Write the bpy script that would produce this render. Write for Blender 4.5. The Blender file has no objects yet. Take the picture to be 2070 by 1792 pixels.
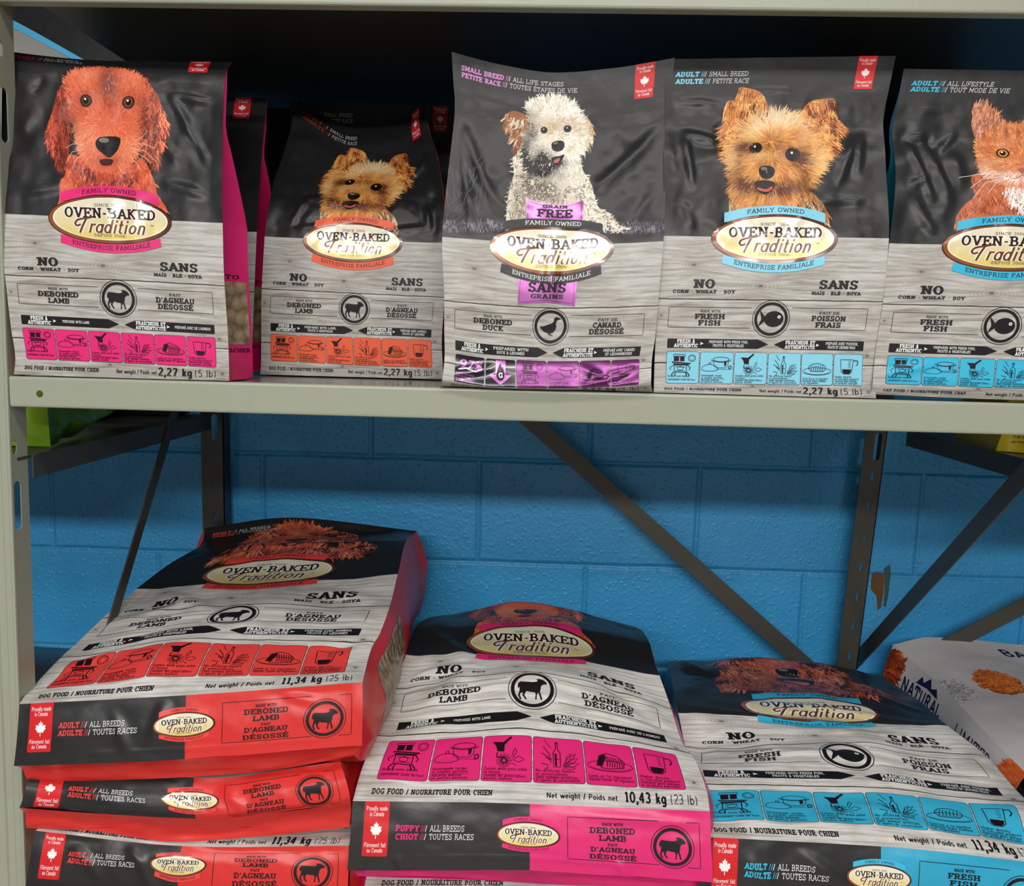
import bpy, math, random, unicodedata
import numpy as np
from mathutils import Vector
from mathutils.geometry import delaunay_2d_cdt

S = bpy.context.scene
COL = S.collection
rng = np.random.default_rng(7)
random.seed(7)

# ------------------------------------------------------------------ camera
CAMP = np.array([.627, -.994, .060]); FPX = 1743.; PIT, YAW, ROL = .12194, -.03306, .02498
fw = np.array([math.sin(YAW)*math.cos(PIT), math.cos(YAW)*math.cos(PIT), -math.sin(PIT)])
rt0 = np.array([math.cos(YAW), -math.sin(YAW), 0.]); up0 = np.cross(rt0, fw)
RT = math.cos(ROL)*rt0 + math.sin(ROL)*up0; UP = -math.sin(ROL)*rt0 + math.cos(ROL)*up0
cam_d = bpy.data.cameras.new('camera'); cam = bpy.data.objects.new('camera', cam_d); COL.objects.link(cam)
from mathutils import Matrix
cam.matrix_world = Matrix(((RT[0], UP[0], -fw[0], CAMP[0]), (RT[1], UP[1], -fw[1], CAMP[1]), (RT[2], UP[2], -fw[2], CAMP[2]), (0, 0, 0, 1)))
cam_d.sensor_fit = 'HORIZONTAL'; cam_d.sensor_width = 36.; cam_d.lens = 36.*FPX/2070.; cam_d.clip_start = .02
S.camera = cam
def at(x, y, Y):                      # the point of depth Y seen at that place of the photograph
    d = fw + RT*(x-1035.)/FPX - UP*(y-896.)/FPX
    return CAMP + d*(Y-CAMP[1])/d[1]

# ------------------------------------------------------------------ light
S.view_settings.view_transform = 'Standard'; S.view_settings.look = 'None'
S.view_settings.gamma = 1.; S.view_settings.exposure = 0.0; S.view_settings.use_curve_mapping = False
wd = bpy.data.worlds.new('store_air'); S.world = wd; wd.use_nodes = True
wd.node_tree.nodes['Background'].inputs[0].default_value = (.95, .98, 1., 1); wd.node_tree.nodes['Background'].inputs[1].default_value = .14
def area(name, loc, size, power, aim=(0, 0, -1)):
    l = bpy.data.lights.new(name, 'AREA'); l.shape = 'RECTANGLE'; l.size, l.size_y = size; l.energy = power; l.color = (1., .985, .95)
    o = bpy.data.objects.new(name, l); COL.objects.link(o); o.location = loc
    o.rotation_euler = Vector(aim).to_track_quat('-Z', 'Y').to_euler(); return o
area('ceiling_tube_light', (.75, -1.25, 1.75), (2.6, .30), 32)
area('ceiling_tube_light', (.75, -3.3, 1.75), (3.6, .40), 56)
area('ceiling_tube_light', (.35, -5.3, 1.75), (4.4, .75), 470)

# ------------------------------------------------------------------ materials
def lin(c):
    c = c/255.; return c/12.92 if c <= .04045 else ((c+.055)/1.055)**2.4
def C(r, g, b): return np.array([lin(r), lin(g), lin(b), 1.])
class NM:
    def __init__(s, name):
        s.m = bpy.data.materials.new(name); s.m.use_nodes = True; s.t = s.m.node_tree; s.b = s.t.nodes['Principled BSDF']
    def n(s, typ, **kw):
        nd = s.t.nodes.new(typ)
        for k, v in kw.items():
            if k.startswith('i_'):
                key = k[2:]; key = int(key) if key.isdigit() else key
                if hasattr(v, 'outputs'): s.t.links.new(v.outputs[0], nd.inputs[key])
                elif isinstance(v, bpy.types.NodeSocket): s.t.links.new(v, nd.inputs[key])
                else: nd.inputs[key].default_value = v
            else: setattr(nd, k, v)
        return nd
    def math(s, op, a, b=0., c=None):
        nd = s.n('ShaderNodeMath', operation=op)
        for i, v in enumerate((a, b) if c is None else (a, b, c)): s.put(nd.inputs[i], v)
        return nd.outputs[0]
    def put(s, sock, v):
        if isinstance(v, bpy.types.NodeSocket): s.t.links.new(v, sock)
        elif hasattr(v, 'outputs'): s.t.links.new(v.outputs[0], sock)
        else: sock.default_value = v
    def mix(s, f, a, b):
        nd = s.n('ShaderNodeMix', data_type='RGBA'); s.put(nd.inputs[0], f); s.put(nd.inputs[6], a); s.put(nd.inputs[7], b); return nd.outputs[2]
    def set(s, **kw):
        for k, v in kw.items(): s.put(s.b.inputs[k.replace('_', ' ')], v)
        return s
    def bump(s, h, strength, dist):
        nd = s.n('ShaderNodeBump'); nd.inputs['Strength'].default_value = strength; nd.inputs['Distance'].default_value = dist
        s.put(nd.inputs['Height'], h); s.t.links.new(nd.outputs[0], s.b.inputs['Normal'])
    def noise(s, vec, scale, detail=3., rough=.5, dist=0.):
        nd = s.n('ShaderNodeTexNoise'); s.put(nd.inputs['Vector'], vec); nd.inputs['Scale'].default_value = scale
        nd.inputs['Detail'].default_value = detail; nd.inputs['Roughness'].default_value = rough; nd.inputs['Distortion'].default_value = dist
        return nd.outputs['Fac']
    def ramp(s, f, *stops):
        nd = s.n('ShaderNodeValToRGB'); s.put(nd.inputs[0], f); e = nd.color_ramp.elements
        while len(e) < len(stops): e.new(.5)
        for i, (p, c) in enumerate(stops): e[i].position = p; e[i].color = c
        return nd.outputs[0]
    def smooth(s, v, a, b):
        nd = s.n('ShaderNodeMapRange', interpolation_type='SMOOTHSTEP'); s.put(nd.inputs[0], v); nd.inputs[1].default_value = a; nd.inputs[2].default_value = b
        return nd.outputs[0]
    def obj(s): return s.n('ShaderNodeTexCoord').outputs['Object']
def grey(v): return (v, v, v, 1)

def plain(name, col, rough=.4, metal=0., bump=.0, scale=60., var=.12):
    M = NM(name); o = M.obj(); f = M.noise(o, scale*.4, 4)
    M.set(Base_Color=M.mix(M.math('MULTIPLY', f, var*2), tuple(col), tuple(np.append(col[:3]*.55, 1))), Roughness=rough, Metallic=metal)
    if bump: M.bump(M.noise(o, scale, 3), 1., bump)
    return M.m
def film(name, rough, metal=0., bump=.00012, scale=90., coat=0., spec=.5):
    M = NM(name); a = M.n('ShaderNodeAttribute', attribute_name='Col'); o = M.obj()
    M.set(Base_Color=a.outputs['Color'], Metallic=metal)
    M.b.inputs['Roughness'].default_value = rough; M.b.inputs['Specular IOR Level'].default_value = spec
    if coat: M.set(Coat_Weight=coat, Coat_Roughness=.06)
    M.bump(M.noise(o, scale, 2), 1., bump); return M.m
INK = film('printed_film', .38, spec=.3)
FOIL = film('glossy_foil', .2, .1, .0003, 36., .3)
PFOIL = film('metallic_purple_foil', .26, .6, .0004, 30.)

def front_mat(name, bound, planks, black=(34, 33, 34), top=True, light_lift=0):
    """bag film: charcoal above, weathered wooden planks below; UV holds art coordinates / 100"""
    M = NM(name); uv = M.n('ShaderNodeUVMap').outputs[0]; sp = M.n('ShaderNodeSeparateXYZ', i_0=uv); x, y = sp.outputs[0], sp.outputs[1]
    warp = y; dark = None; rings = None
    for kx, ky, ra, rb in ((.66, 4.22, .16, .08), (2.02, 4.63, .18, .1), (.08, 5.25, .09, .06), (4.32, 6.0, .12, .09), (2.0, 6.66, .13, .06), (3.36, 5.28, .08, .06), (4.36, 6.74, .1, .08)):
        dx = M.math('DIVIDE', M.math('SUBTRACT', x, kx), ra); dy = M.math('DIVIDE', M.math('SUBTRACT', y, ky), rb)
        d = M.math('SQRT', M.math('ADD', M.math('MULTIPLY', dx, dx), M.math('MULTIPLY', dy, dy)))
        g = M.math('POWER', 2.718, M.math('MULTIPLY', d, -.55))
        warp = M.math('ADD', warp, M.math('MULTIPLY', M.math('MULTIPLY', g, dy), rb*1.2))
        core = M.math('POWER', 2.718, M.math('MULTIPLY', M.math('MULTIPLY', d, d), -9.))
        dark = core if dark is None else M.math('MAXIMUM', dark, core)
        rg = M.math('MULTIPLY', g, M.math('ABSOLUTE', M.math('SINE', M.math('MULTIPLY', d, 7.5))))
        rings = rg if rings is None else M.math('MAXIMUM', rings, rg)
    cx = M.n('ShaderNodeCombineXYZ'); M.put(cx.inputs[0], M.math('MULTIPLY', x, .55)); M.put(cx.inputs[1], M.math('MULTIPLY', warp, 9.))
    g1 = M.noise(cx, 1.6, 6, .62, .5)
    cx2 = M.n('ShaderNodeCombineXYZ'); M.put(cx2.inputs[0], M.math('MULTIPLY', x, 1.6)); M.put(cx2.inputs[1], M.math('MULTIPLY', warp, 55.))
    g2 = M.noise(cx2, 1.5, 3, .6, .2)
    blot = M.noise(uv, 1.1, 3, .6)
    wood = M.ramp(g1, (.25, tuple(C(122+light_lift, 115+light_lift, 108+light_lift))), (.43, tuple(C(166+light_lift, 161+light_lift, 155+light_lift))), (.6, tuple(C(198+light_lift, 195+light_lift, 190+light_lift))), (.8, tuple(C(164+light_lift, 157+light_lift, 149+light_lift))))
    wood = M.mix(M.math('MULTIPLY', M.smooth(g2, .54, .72), .55), wood, tuple(C(104, 97, 90)))
    wood = M.mix(M.math('MULTIPLY', M.smooth(blot, .45, .75), .45), wood, tuple(C(146, 134, 121)))
    wood = M.mix(M.math('MULTIPLY', rings, .55), wood, tuple(C(112, 98, 86)))
    wood = M.mix(M.math('MULTIPLY', dark, .85), wood, tuple(C(84, 66, 56)))
    wob = M.noise(uv, 3.5, 3)
    for p in planks:
        dd = M.math('ABSOLUTE', M.math('ADD', M.math('SUBTRACT', y, p), M.math('MULTIPLY', M.math('SUBTRACT', wob, .5), .035)))
        wood = M.mix(M.math('SUBTRACT', 1., M.smooth(dd, .007, .015)), wood, tuple(C(30, 27, 26)))
        lite = M.math('SUBTRACT', M.math('SUBTRACT', y, p), .03)
        wood = M.mix(M.math('MULTIPLY', M.math('SUBTRACT', 1., M.smooth(M.math('ABSOLUTE', lite), .0, .03)), .35), wood, tuple(C(228, 222, 206)))
    if top: colr = M.mix(M.smooth(y, bound-.006, bound+.006), tuple(C(*black)), wood)
    else: colr = wood
    isw = M.smooth(y, bound-.01, bound+.01) if top else 1.
    M.set(Base_Color=colr); M.b.inputs['Specular IOR Level'].default_value = .36; M.put(M.b.inputs['Roughness'], M.math('ADD', .35, M.math('MULTIPLY', isw, .1)))
    o = M.obj(); M.bump(M.math('ADD', M.noise(o, 45, 3), M.math('MULTIPLY', M.noise(o, 160, 2), .25)), 1., .0004)
    return M.m
WOOD5 = front_mat('pouch_front_print', 3.64, (4.91, 6.20))
WOODL = front_mat('sack_front_print', 4.0, (4.91, 6.06), light_lift=36)  # sack wood brightened in its colours to make up for dimmer light
CHAR = plain('charcoal_film', C(36, 35, 36), .36, bump=.0004, scale=45)
def kibble_mat():
    M = NM('kibble_behind_clear_film'); o = M.obj(); v = M.n('ShaderNodeTexVoronoi'); M.put(v.inputs['Vector'], o); v.inputs['Scale'].default_value = 78.
    c = M.ramp(v.outputs['Distance'], (.0, tuple(C(170, 144, 110))), (.45, tuple(C(140, 114, 84))), (.75, tuple(C(70, 52, 38))))
    c = M.mix(M.math('MULTIPLY', M.noise(o, 220, 3), .5), c, tuple(C(190, 170, 140)))
    M.set(Base_Color=c, Roughness=.25); M.bump(M.math('SUBTRACT', 1., v.outputs['Distance']), 1., .003); return M.m
KIB = kibble_mat()
_film = {}
def colfilm(c, name=None, rough=.36):
    k = tuple(c)
    if k not in _film: _film[k] = plain(name or 'coloured_film', C(*c), rough, bump=.0005, scale=40, var=.1)
    return _film[k]

# ------------------------------------------------------------------ objects
def link(name, me, mat=None, parent=None):
    o = bpy.data.objects.new(name, me); COL.objects.link(o)
    if mat is not None:
        for m in (mat if isinstance(mat, (list, tuple)) else [mat]): me.materials.append(m)
    if parent is not None: o.parent = parent
    return o
def tag(o, label=None, cat=None, group=None, kind=None):
    if label: o['label'] = label
    if cat: o['category'] = cat
    if group: o['group'] = group
    if kind: o['kind'] = kind
    return o
def root(name, label, cat, loc, group=None):
    o = bpy.data.objects.new(name, None); COL.objects.link(o); o.location = loc; o.empty_display_size = .02
    return tag(o, label, cat, group)
def mesh(name, V, Fc, mat, parent=None, smooth=True, org=None):
    me = bpy.data.meshes.new(name)
    V = np.asarray(V, float)
    if org is not None: V = V - org
    me.from_pydata(V.tolist(), [], Fc); me.update()
    if smooth: me.shade_smooth()
    return link(name, me, mat, parent)
def box_vf(a, b):
    (x0, y0, z0), (x1, y1, z1) = a, b
    V = [(x0, y0, z0), (x1, y0, z0), (x1, y1, z0), (x0, y1, z0), (x0, y0, z1), (x1, y0, z1), (x1, y1, z1), (x0, y1, z1)]
    return V, [(0, 3, 2, 1), (4, 5, 6, 7), (0, 1, 5, 4), (1, 2, 6, 5), (2, 3, 7, 6), (3, 0, 4, 7)]
def bevel(o, w, n=2):
    m = o.modifiers.new('bevel', 'BEVEL'); m.width = w; m.segments = n; m.limit_method = 'ANGLE'; return o

# ------------------------------------------------------------------ value noise for wrinkles
_tab = rng.random((256, 256))
def vnoise(x, y, seed=0):
    x = np.asarray(x, float) + seed*17.31; y = np.asarray(y, float) + seed*9.77
    xi = np.floor(x).astype(int); yi = np.floor(y).astype(int); fx = x-xi; fy = y-yi
    fx = fx*fx*(3-2*fx); fy = fy*fy*(3-2*fy); t = lambda a, b: _tab[a & 255, b & 255]
    return (t(xi, yi)*(1-fx)+t(xi+1, yi)*fx)*(1-fy)+(t(xi, yi+1)*(1-fx)+t(xi+1, yi+1)*fx)*fy-.5
def crease(x, y, x0, y0, x1, y1, w, h):      # one fold line: a ridge that dies away at both ends
    dx, dy = x1-x0, y1-y0; L2 = dx*dx+dy*dy; t = ((x-x0)*dx+(y-y0)*dy)/L2
    tc = np.clip(t, 0, 1); d = np.hypot(x-x0-tc*dx, y-y0-tc*dy)
    return h*np.exp(-(d/w)**2)*np.clip(np.sin(np.pi*np.clip(t, 0.02, .98))**.5, .1, 1) - h*.35*np.exp(-(d/(2.6*w))**2)

# ------------------------------------------------------------------ sheets: printed film surfaces
def pchip(xk, P, x):
    """P [n,...] at knots xk -> values at x, no overshoot"""
    xk = np.asarray(xk, float); h = np.diff(xk); sh = (-1,)+(1,)*(P.ndim-1)
    d = np.diff(P, axis=0)/h.reshape(sh); m = np.zeros_like(P)
    if len(xk) == 2: m[:] = d[0]
    else:
        w1 = (2*h[1:]+h[:-1]).reshape(sh); w2 = (h[1:]+2*h[:-1]).reshape(sh)
        a, b = d[:-1], d[1:]; ok = a*b > 0
        m[1:-1] = np.where(ok, (w1+w2)/(w1/np.where(ok, a, 1)+w2/np.where(ok, b, 1)), 0)
        m[0] = d[0]; m[-1] = d[-1]
    i = np.clip(np.searchsorted(xk, x)-1, 0, len(xk)-2); t = ((x-xk[i])/h[i]).reshape(sh); hh = h[i].reshape(sh)
    t2, t3 = t*t, t*t*t
    return (2*t3-3*t2+1)*P[i]+(t3-2*t2+t)*hh*m[i]+(-2*t3+3*t2)*P[i+1]+(t3-t2)*hh*m[i+1]
class Sheet:
    def __init__(s, cols, ays, P, wr=None, nu=60, nv=90, face=(0, -1, .4)):
        P = np.asarray(P, float); o = np.argsort(ays); ays = np.asarray(ays, float)[o]; P = P[o]
        s.x0, s.x1 = cols[0], cols[-1]; s.y0, s.y1 = ays[0], ays[-1]; s.nu, s.nv = nu, nv
        s.ax = np.linspace(s.x0, s.x1, nu+1); s.ay = np.linspace(s.y0, s.y1, nv+1)
        s.G = np.swapaxes(pchip(cols, np.swapaxes(pchip(ays, P, s.ay), 0, 1), s.ax), 0, 1)
        s.face = np.array(face, float); s.norm()
        s.G0 = s.G.copy()
        if wr is not None:
            X, Y = np.meshgrid(s.ax, s.ay); s.G = s.G + s.N*wr(X, Y)[..., None]; s.norm()
    def norm(s):
        gu = np.gradient(s.G, axis=1); gv = np.gradient(s.G, axis=0); n = np.cross(gu, gv)
        n /= np.linalg.norm(n, axis=2, keepdims=True)+1e-12
        if (n*s.face).sum(2).mean() < 0: n = -n
        s.N = n
    def bil(s, A, xy):
        u = np.clip((xy[:, 0]-s.x0)/(s.x1-s.x0)*s.nu, 0, s.nu-1e-6); v = np.clip((xy[:, 1]-s.y0)/(s.y1-s.y0)*s.nv, 0, s.nv-1e-6)
        i = u.astype(int); j = v.astype(int); fu = (u-i)[:, None]; fv = (v-j)[:, None]
        return (A[j, i]*(1-fu)+A[j, i+1]*fu)*(1-fv)+(A[j+1, i]*(1-fu)+A[j+1, i+1]*fu)*fv
    def build(s, name, mat, parent, org, back=None):
        nu, nv = s.nu, s.nv; V = s.G.reshape(-1, 3); W = nu+1
        F = [(j*W+i, j*W+i+1, (j+1)*W+i+1, (j+1)*W+i) for j in range(nv) for i in range(nu)]
        o = mesh(name, V, F, mat, parent, org=org); me = o.data
        X, Y = np.meshgrid(s.ax, s.ay); uv = np.stack([X.ravel()/100, Y.ravel()/100], 1)
        l = me.uv_layers.new(name='UVMap'); idx = np.empty(len(me.loops), int); me.loops.foreach_get('vertex_index', idx)
        l.data.foreach_set('uv', uv[idx].ravel()); return o

# ------------------------------------------------------------------ printing: shapes in art coordinates laid on a sheet
def inpoly(P, poly):
    P = np.asarray(P, float); c = np.zeros(len(P), bool); q = np.asarray(poly, float)
    for (x0, y0), (x1, y1) in zip(q, np.roll(q, -1, 0)):
        k = (y0 > P[:, 1]) != (y1 > P[:, 1])
        if not k.any(): continue
        xs = (x1-x0)*(P[:, 1]-y0)/((y1-y0) if y1 != y0 else 1e-9)+x0
        c ^= k & (P[:, 0] < xs)
    return c
_fillc = {}
def fill(poly, holes=(), h=7.):
    key = (np.round(np.asarray(poly), 3).tobytes(), len(holes), h)
    if key in _fillc: return _fillc[key]
    vs, es, loops = [], [], []
    for lp in [poly]+list(holes):
        lp = np.asarray(lp, float); q = []
        for a, b in zip(lp, np.roll(lp, -1, 0)):
            k = max(1, int(np.ceil(np.hypot(*(b-a))/max(h, 3.)))) if h else 1
            q += [a+(b-a)*t/k for t in range(k)]
        loops.append(q)
    for lp in loops:
        b = len(vs); vs += [tuple(map(float, p)) for p in lp]; n = len(lp); es += [(b+i, b+(i+1) % n) for i in range(n)]
    a = np.array(vs); lo, hi = a.min(0), a.max(0)
    if h and max(hi-lo) > h*1.3:
        gx, gy = np.meshgrid(np.arange(lo[0]+h*.5, hi[0], h), np.arange(lo[1]+h*.5, hi[1], h)); g = np.stack([gx.ravel(), gy.ravel()], 1)
        if len(g):
            k = inpoly(g, poly)
            for q in holes: k &= ~inpoly(g, q)
            vs += [tuple(p) for p in g[k]]
    r = delaunay_2d_cdt([Vector(v) for v in vs], es, [], 0, 1e-6)
    V = np.array([tuple(v) for v in r[0]]); F = [tuple(f) for f in r[2]]
    cen = np.array([V[list(f)].mean(0) for f in F]); k = inpoly(cen, poly)
    for q in holes: k &= ~inpoly(cen, q)
    out = (V, [f for f, kk in zip(F, k) if kk]); _fillc[key] = out; return out
def ell(cx, cy, rx, ry, a0=0, a1=360, n=40):
    t = np.radians(np.linspace(a0, a1, n, endpoint=(a1-a0) != 360)); return np.stack([cx+rx*np.cos(t), cy+ry*np.sin(t)], 1)
def rrect(x0, y0, x1, y1, r=4, n=4):
    p = []
    for cx, cy, a in ((x1-r, y1-r, 0), (x0+r, y1-r, 90), (x0+r, y0+r, 180), (x1-r, y0+r, 270)):
        t = np.radians(np.linspace(a, a+90, n)); p += list(zip(cx+r*np.cos(t), cy+r*np.sin(t)))
    return np.array(p)
class Print:
    def __init__(s): s.V, s.F, s.K, s.O, s.n = [], [], [], [], 0
    def add(s, V, F, col, off=.25):
        V = np.asarray(V, float); c = np.asarray(col, float)
        s.V.append(V); s.F += [tuple(i+s.n for i in f) for f in F]; s.n += len(V)
        s.K.append(np.broadcast_to(c, (len(V), 4))); s.O.append(np.broadcast_to(np.asarray(off, float), (len(V),))); return s
    def poly(s, p, col, off=.25, holes=(), h=7.):
        V, F = fill(np.asarray(p, float), holes, h); return s.add(V, F, col(V) if callable(col) else col, off)
    def strip(s, a, b, col, off=.25):        # band between two polylines
        a, b = np.asarray(a, float), np.asarray(b, float); n = len(a)
        return s.add(np.concatenate([a, b]), [(i, i+1, n+i+1, n+i) for i in range(n-1)], col, off)
    def line(s, pts, w, col, off=.25, wh=None, step=8.):
        pts = np.asarray(pts, float)
        if step:
            q = [pts[:1]]
            for a, b in zip(pts[:-1], pts[1:]):
                k = max(1, int(np.ceil(np.hypot(*(b-a))/step))); q.append(a+(b-a)*(np.arange(1, k+1)/k)[:, None])
            pts = np.concatenate(q)
        l, r = offs(pts, w, w if wh is None else wh); return s.strip(l, r, col, off)
    def text(s, t, x0, x1, base, h, col, off=.3, w=.2, wh=.13, ser=.12, sl=0., align='fit', curve=None, sx=1.):
        pol, wid = text_polys(t, w, wh, ser, sl)
        if wid <= 0: return s
        k = h*sx
        if align == 'fit': k = (x1-x0)/wid
        elif align == 'c': x0 = (x0+x1)/2-wid*k/2
        elif align == 'r': x0 = x1-wid*k
        for l, r in pol:
            a = np.stack([x0+l[:, 0]*k, base-l[:, 1]*h], 1); b = np.stack([x0+r[:, 0]*k, base-r[:, 1]*h], 1)
            if curve is not None: a, b = curve(a), curve(b)
            a, b = refine(a, b); s.strip(a, b, col, off)
        return s
    def build(s, name, sheet, mat, parent, org):
        if not s.n: return None
        xy = np.concatenate(s.V); off = (np.concatenate(s.O)+.12)*1e-3; N = sheet.bil(sheet.N, xy); N /= np.linalg.norm(N, axis=1, keepdims=True)
        P = sheet.bil(sheet.G, xy)+N*off[:, None]-org
        me = bpy.data.meshes.new(name); me.from_pydata(P.tolist(), [], s.F); me.update(); me.shade_smooth()
        ca = me.color_attributes.new('Col', 'FLOAT_COLOR', 'POINT'); ca.data.foreach_set('color', np.concatenate(s.K).astype(np.float32).ravel())
        pn = np.empty(len(me.polygons)*3, np.float32); me.polygons.foreach_get('normal', pn); pn = pn.reshape(-1, 3)
        fn = np.array([N[f[0]] for f in s.F]); flip = np.nonzero((pn*fn).sum(1) < 0)[0]
        for i in flip: me.polygons[i].flip()
        me.update(); me.normals_split_custom_set_from_vertices(N.tolist())
        return link(name, me, mat, parent)
def refine(a, b, st=4.5):
    d = np.hypot(*(np.diff(a, axis=0)).T)
    if d.max() <= st*1.4: return a, b
    A, B = [a[:1]], [b[:1]]
    for i, L in enumerate(d):
        k = max(1, int(np.ceil(L/st))); t = (np.arange(1, k+1)/k)[:, None]; A.append(a[i]+(a[i+1]-a[i])*t); B.append(b[i]+(b[i+1]-b[i])*t)
    return np.concatenate(A), np.concatenate(B)
def offs(p, w, wh):
    d = np.gradient(p, axis=0) if len(p) > 2 else np.repeat((p[1:]-p[:1]), 2, 0)
    if len(p) > 3 and np.allclose(p[0], p[-1]): d[0] = d[-1] = p[1]-p[-2]
    d = d/(np.linalg.norm(d, axis=1, keepdims=True)+1e-9); n = np.stack([-d[:, 1]*w/2, d[:, 0]*wh/2], 1); return p+n, p-n

# ------------------------------------------------------------------ a stroke alphabet (cap height 100)
GL = {
'A': (92, '8,0 46,100|46,100 84,0|22,34 70,34|^8,0|^84,0'), 'B': (84, '16,0 16,100|16,95 44,95 @44,74,22,21,90,-90 16,53|16,52 46,52 @46,28,26,24,90,-90 16,4|^12,0|^12,100'),
'C': (88, '@46,50,36,46,45,315|76,96 76,68'), 'D': (90, '16,0 16,100|16,95 40,95 @40,50,38,45,90,-90 16,5|^12,0|^12,100'),
'E': (80, '16,0 16,100|16,95 70,95|16,51 50,51|16,5 72,5|70,100 70,72|72,28 72,0|50,64 50,38|^12,0|^12,100'),
'F': (78, '16,0 16,100|16,95 70,95|16,50 50,50|70,100 70,70|50,64 50,36|^16,0|^12,100'), 'G': (92, '@46,50,36,46,45,330|78,42 78,4|54,42 90,42|76,96 76,70'),
'H': (96, '18,0 18,100|78,0 78,100|18,50 78,50|^18,0|^18,100|^78,0|^78,100'), 'I': (44, '22,0 22,100|^22,0|^22,100'), 'J': (66, '46,100 46,24 @26,24,20,22,0,-170|^46,100'),
'K': (92, '18,0 18,100|74,98 20,44|36,58 78,0|^18,0|^18,100|^76,100|^80,0'), 'L': (78, '18,0 18,100|18,5 72,5|72,0 72,32|^18,100|^14,0'),
'M': (112, '18,0 18,100|94,0 94,100|18,98 56,25|56,25 94,98|^18,0|^94,0|^14,100|^98,100'), 'N': (98, '18,0 18,100|80,0 80,100|18,98 80,2|^18,0|^14,100|^80,100'),
'O': (92, '@46,50,36,46,0,360'), 'P': (82, '16,0 16,100|16,95 44,95 @44,71,24,24,90,-90 16,47|^16,0|^12,100'), 'Q': (92, '@46,50,36,46,0,360|56,22 84,-6'),
'R': (90, '16,0 16,100|16,95 46,95 @46,73,22,22,90,-90 16,51|46,50 76,2|^16,0|^12,100|^80,0'), 'S': (78, '@39,73,26,23,40,270|@39,27,28,23,90,-140|66,98 66,72|12,28 12,2'),
'T': (86, '43,0 43,100|8,95 78,95|8,100 8,68|78,100 78,68|^43,0'), 'U': (94, '18,100 18,34 @47,34,29,30,180,360 76,100|^18,100|^76,100'),
'V': (92, '10,100 46,0|46,0 82,100|^10,100|^82,100'), 'W': (124, '10,100 36,0|36,0 62,90|62,90 88,0|88,0 114,100|^10,100|^114,100'),
'X': (92, '12,100 80,0|80,100 12,0|^12,0|^80,0|^12,100|^80,100'), 'Y': (90, '10,100 45,46|80,100 45,46|45,46 45,0|^10,100|^80,100|^45,0'), 'Z': (80, '10,96 70,96|70,96 10,4|10,4 72,4|10,98 10,74|72,26 72,0'),
'0': (76, '@38,50,28,46,0,360'), '1': (56, '30,0 30,97|30,97 10,80|^30,0'), '2': (72, '@36,72,26,24,160,-20 10,5 66,5'), '3': (72, '@34,74,24,22,150,-90|@34,28,27,24,90,-150'),
'4': (76, '52,0 52,97|52,97 8,30|8,30 70,30'), '5': (72, '62,95 18,95|18,95 14,54|@34,30,28,27,130,-140'), '6': (76, '@38,28,27,25,0,360|@52,42,41,54,100,175'),
'7': (70, '8,95 66,95|66,95 28,0'), '8': (72, '@36,74,22,22,0,360|@36,28,27,24,0,360'), '9': (74, '@36,70,27,25,0,360|@22,58,41,54,-80,0'),
',': (26, '20,12 8,-24'), '.': (24, '12,2 12,10'), '/': (40, '6,-6 34,104'), '-': (48, '8,42 40,42'), "'": (26, '14,100 12,72'), '&': (80, '72,0 24,66 @36,80,16,16,220,-30 38,48 @34,24,24,21,120,330 74,44'),
'·': (34, '17,42 17,58'), '(': (46, '@46,45,34,62,130,230'), ')': (46, '@0,45,34,62,50,-50'), ' ': (46, ''), '%': (90, '@24,78,16,18,0,360|@66,22,16,18,0,360|72,98 18,2'),
'a': (66, '@32,33,23,29,0,360|56,66 56,0'), 'b': (68, '14,0 14,100|@38,33,23,29,0,360'), 'c': (60, '@34,33,23,29,45,315'), 'd': (68, '54,0 54,100|@30,33,23,29,0,360'),
'e': (64, '10,34 56,34 @33,33,23,29,0,305'), 'f': (44, '@38,80,18,16,60,180 20,0|4,64 38,64'), 'g': (68, '@30,35,23,28,0,360|54,66 54,-10 @32,-10,22,16,0,-150'), 'h': (68, '14,0 14,100|14,40 @34,42,20,22,180,0 54,0'),
'i': (30, '15,0 15,66|15,82 15,96'), 'k': (64, '14,0 14,100|52,66 16,28|28,38 56,0'), 'l': (30, '15,0 15,100'), 'm': (100, '14,0 14,66|14,40 @32,44,18,20,180,0 50,0|50,40 @68,44,18,20,180,0 86,0'),
'n': (68, '14,0 14,66|14,40 @34,42,20,22,180,0 54,0'), 'o': (66, '@33,33,23,29,0,360'), 'p': (68, '14,-28 14,66|@38,33,23,29,0,360'), 'q': (68, '54,-28 54,66|@30,33,23,29,0,360'), 'r': (48, '14,0 14,66|14,40 @34,42,20,20,180,50'),
's': (56, '@28,49,17,15,40,270|@28,18,19,15,90,-140'), 't': (44, '18,94 18,16 @32,18,14,14,180,300|4,64 36,64'), 'u': (68, '14,66 14,26 @34,26,20,22,180,360 54,66|54,66 54,0'),
'v': (60, '6,66 30,0|30,0 54,66'), 'w': (92, '6,66 26,0|26,0 46,60|46,60 66,0|66,0 86,66'), 'x': (60, '6,66 54,0|54,66 6,0'), 'y': (60, '6,66 30,4|56,66 22,-28'), 'z': (58, '8,62 50,62|50,62 8,4|8,4 52,4'),
'T~': (96, '8,70 @20,74,14,16,200,90 60,96 110,104|64,100 56,60 @30,50,30,50,10,-40'),
}
_gs, _gp = {}, {}
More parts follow.
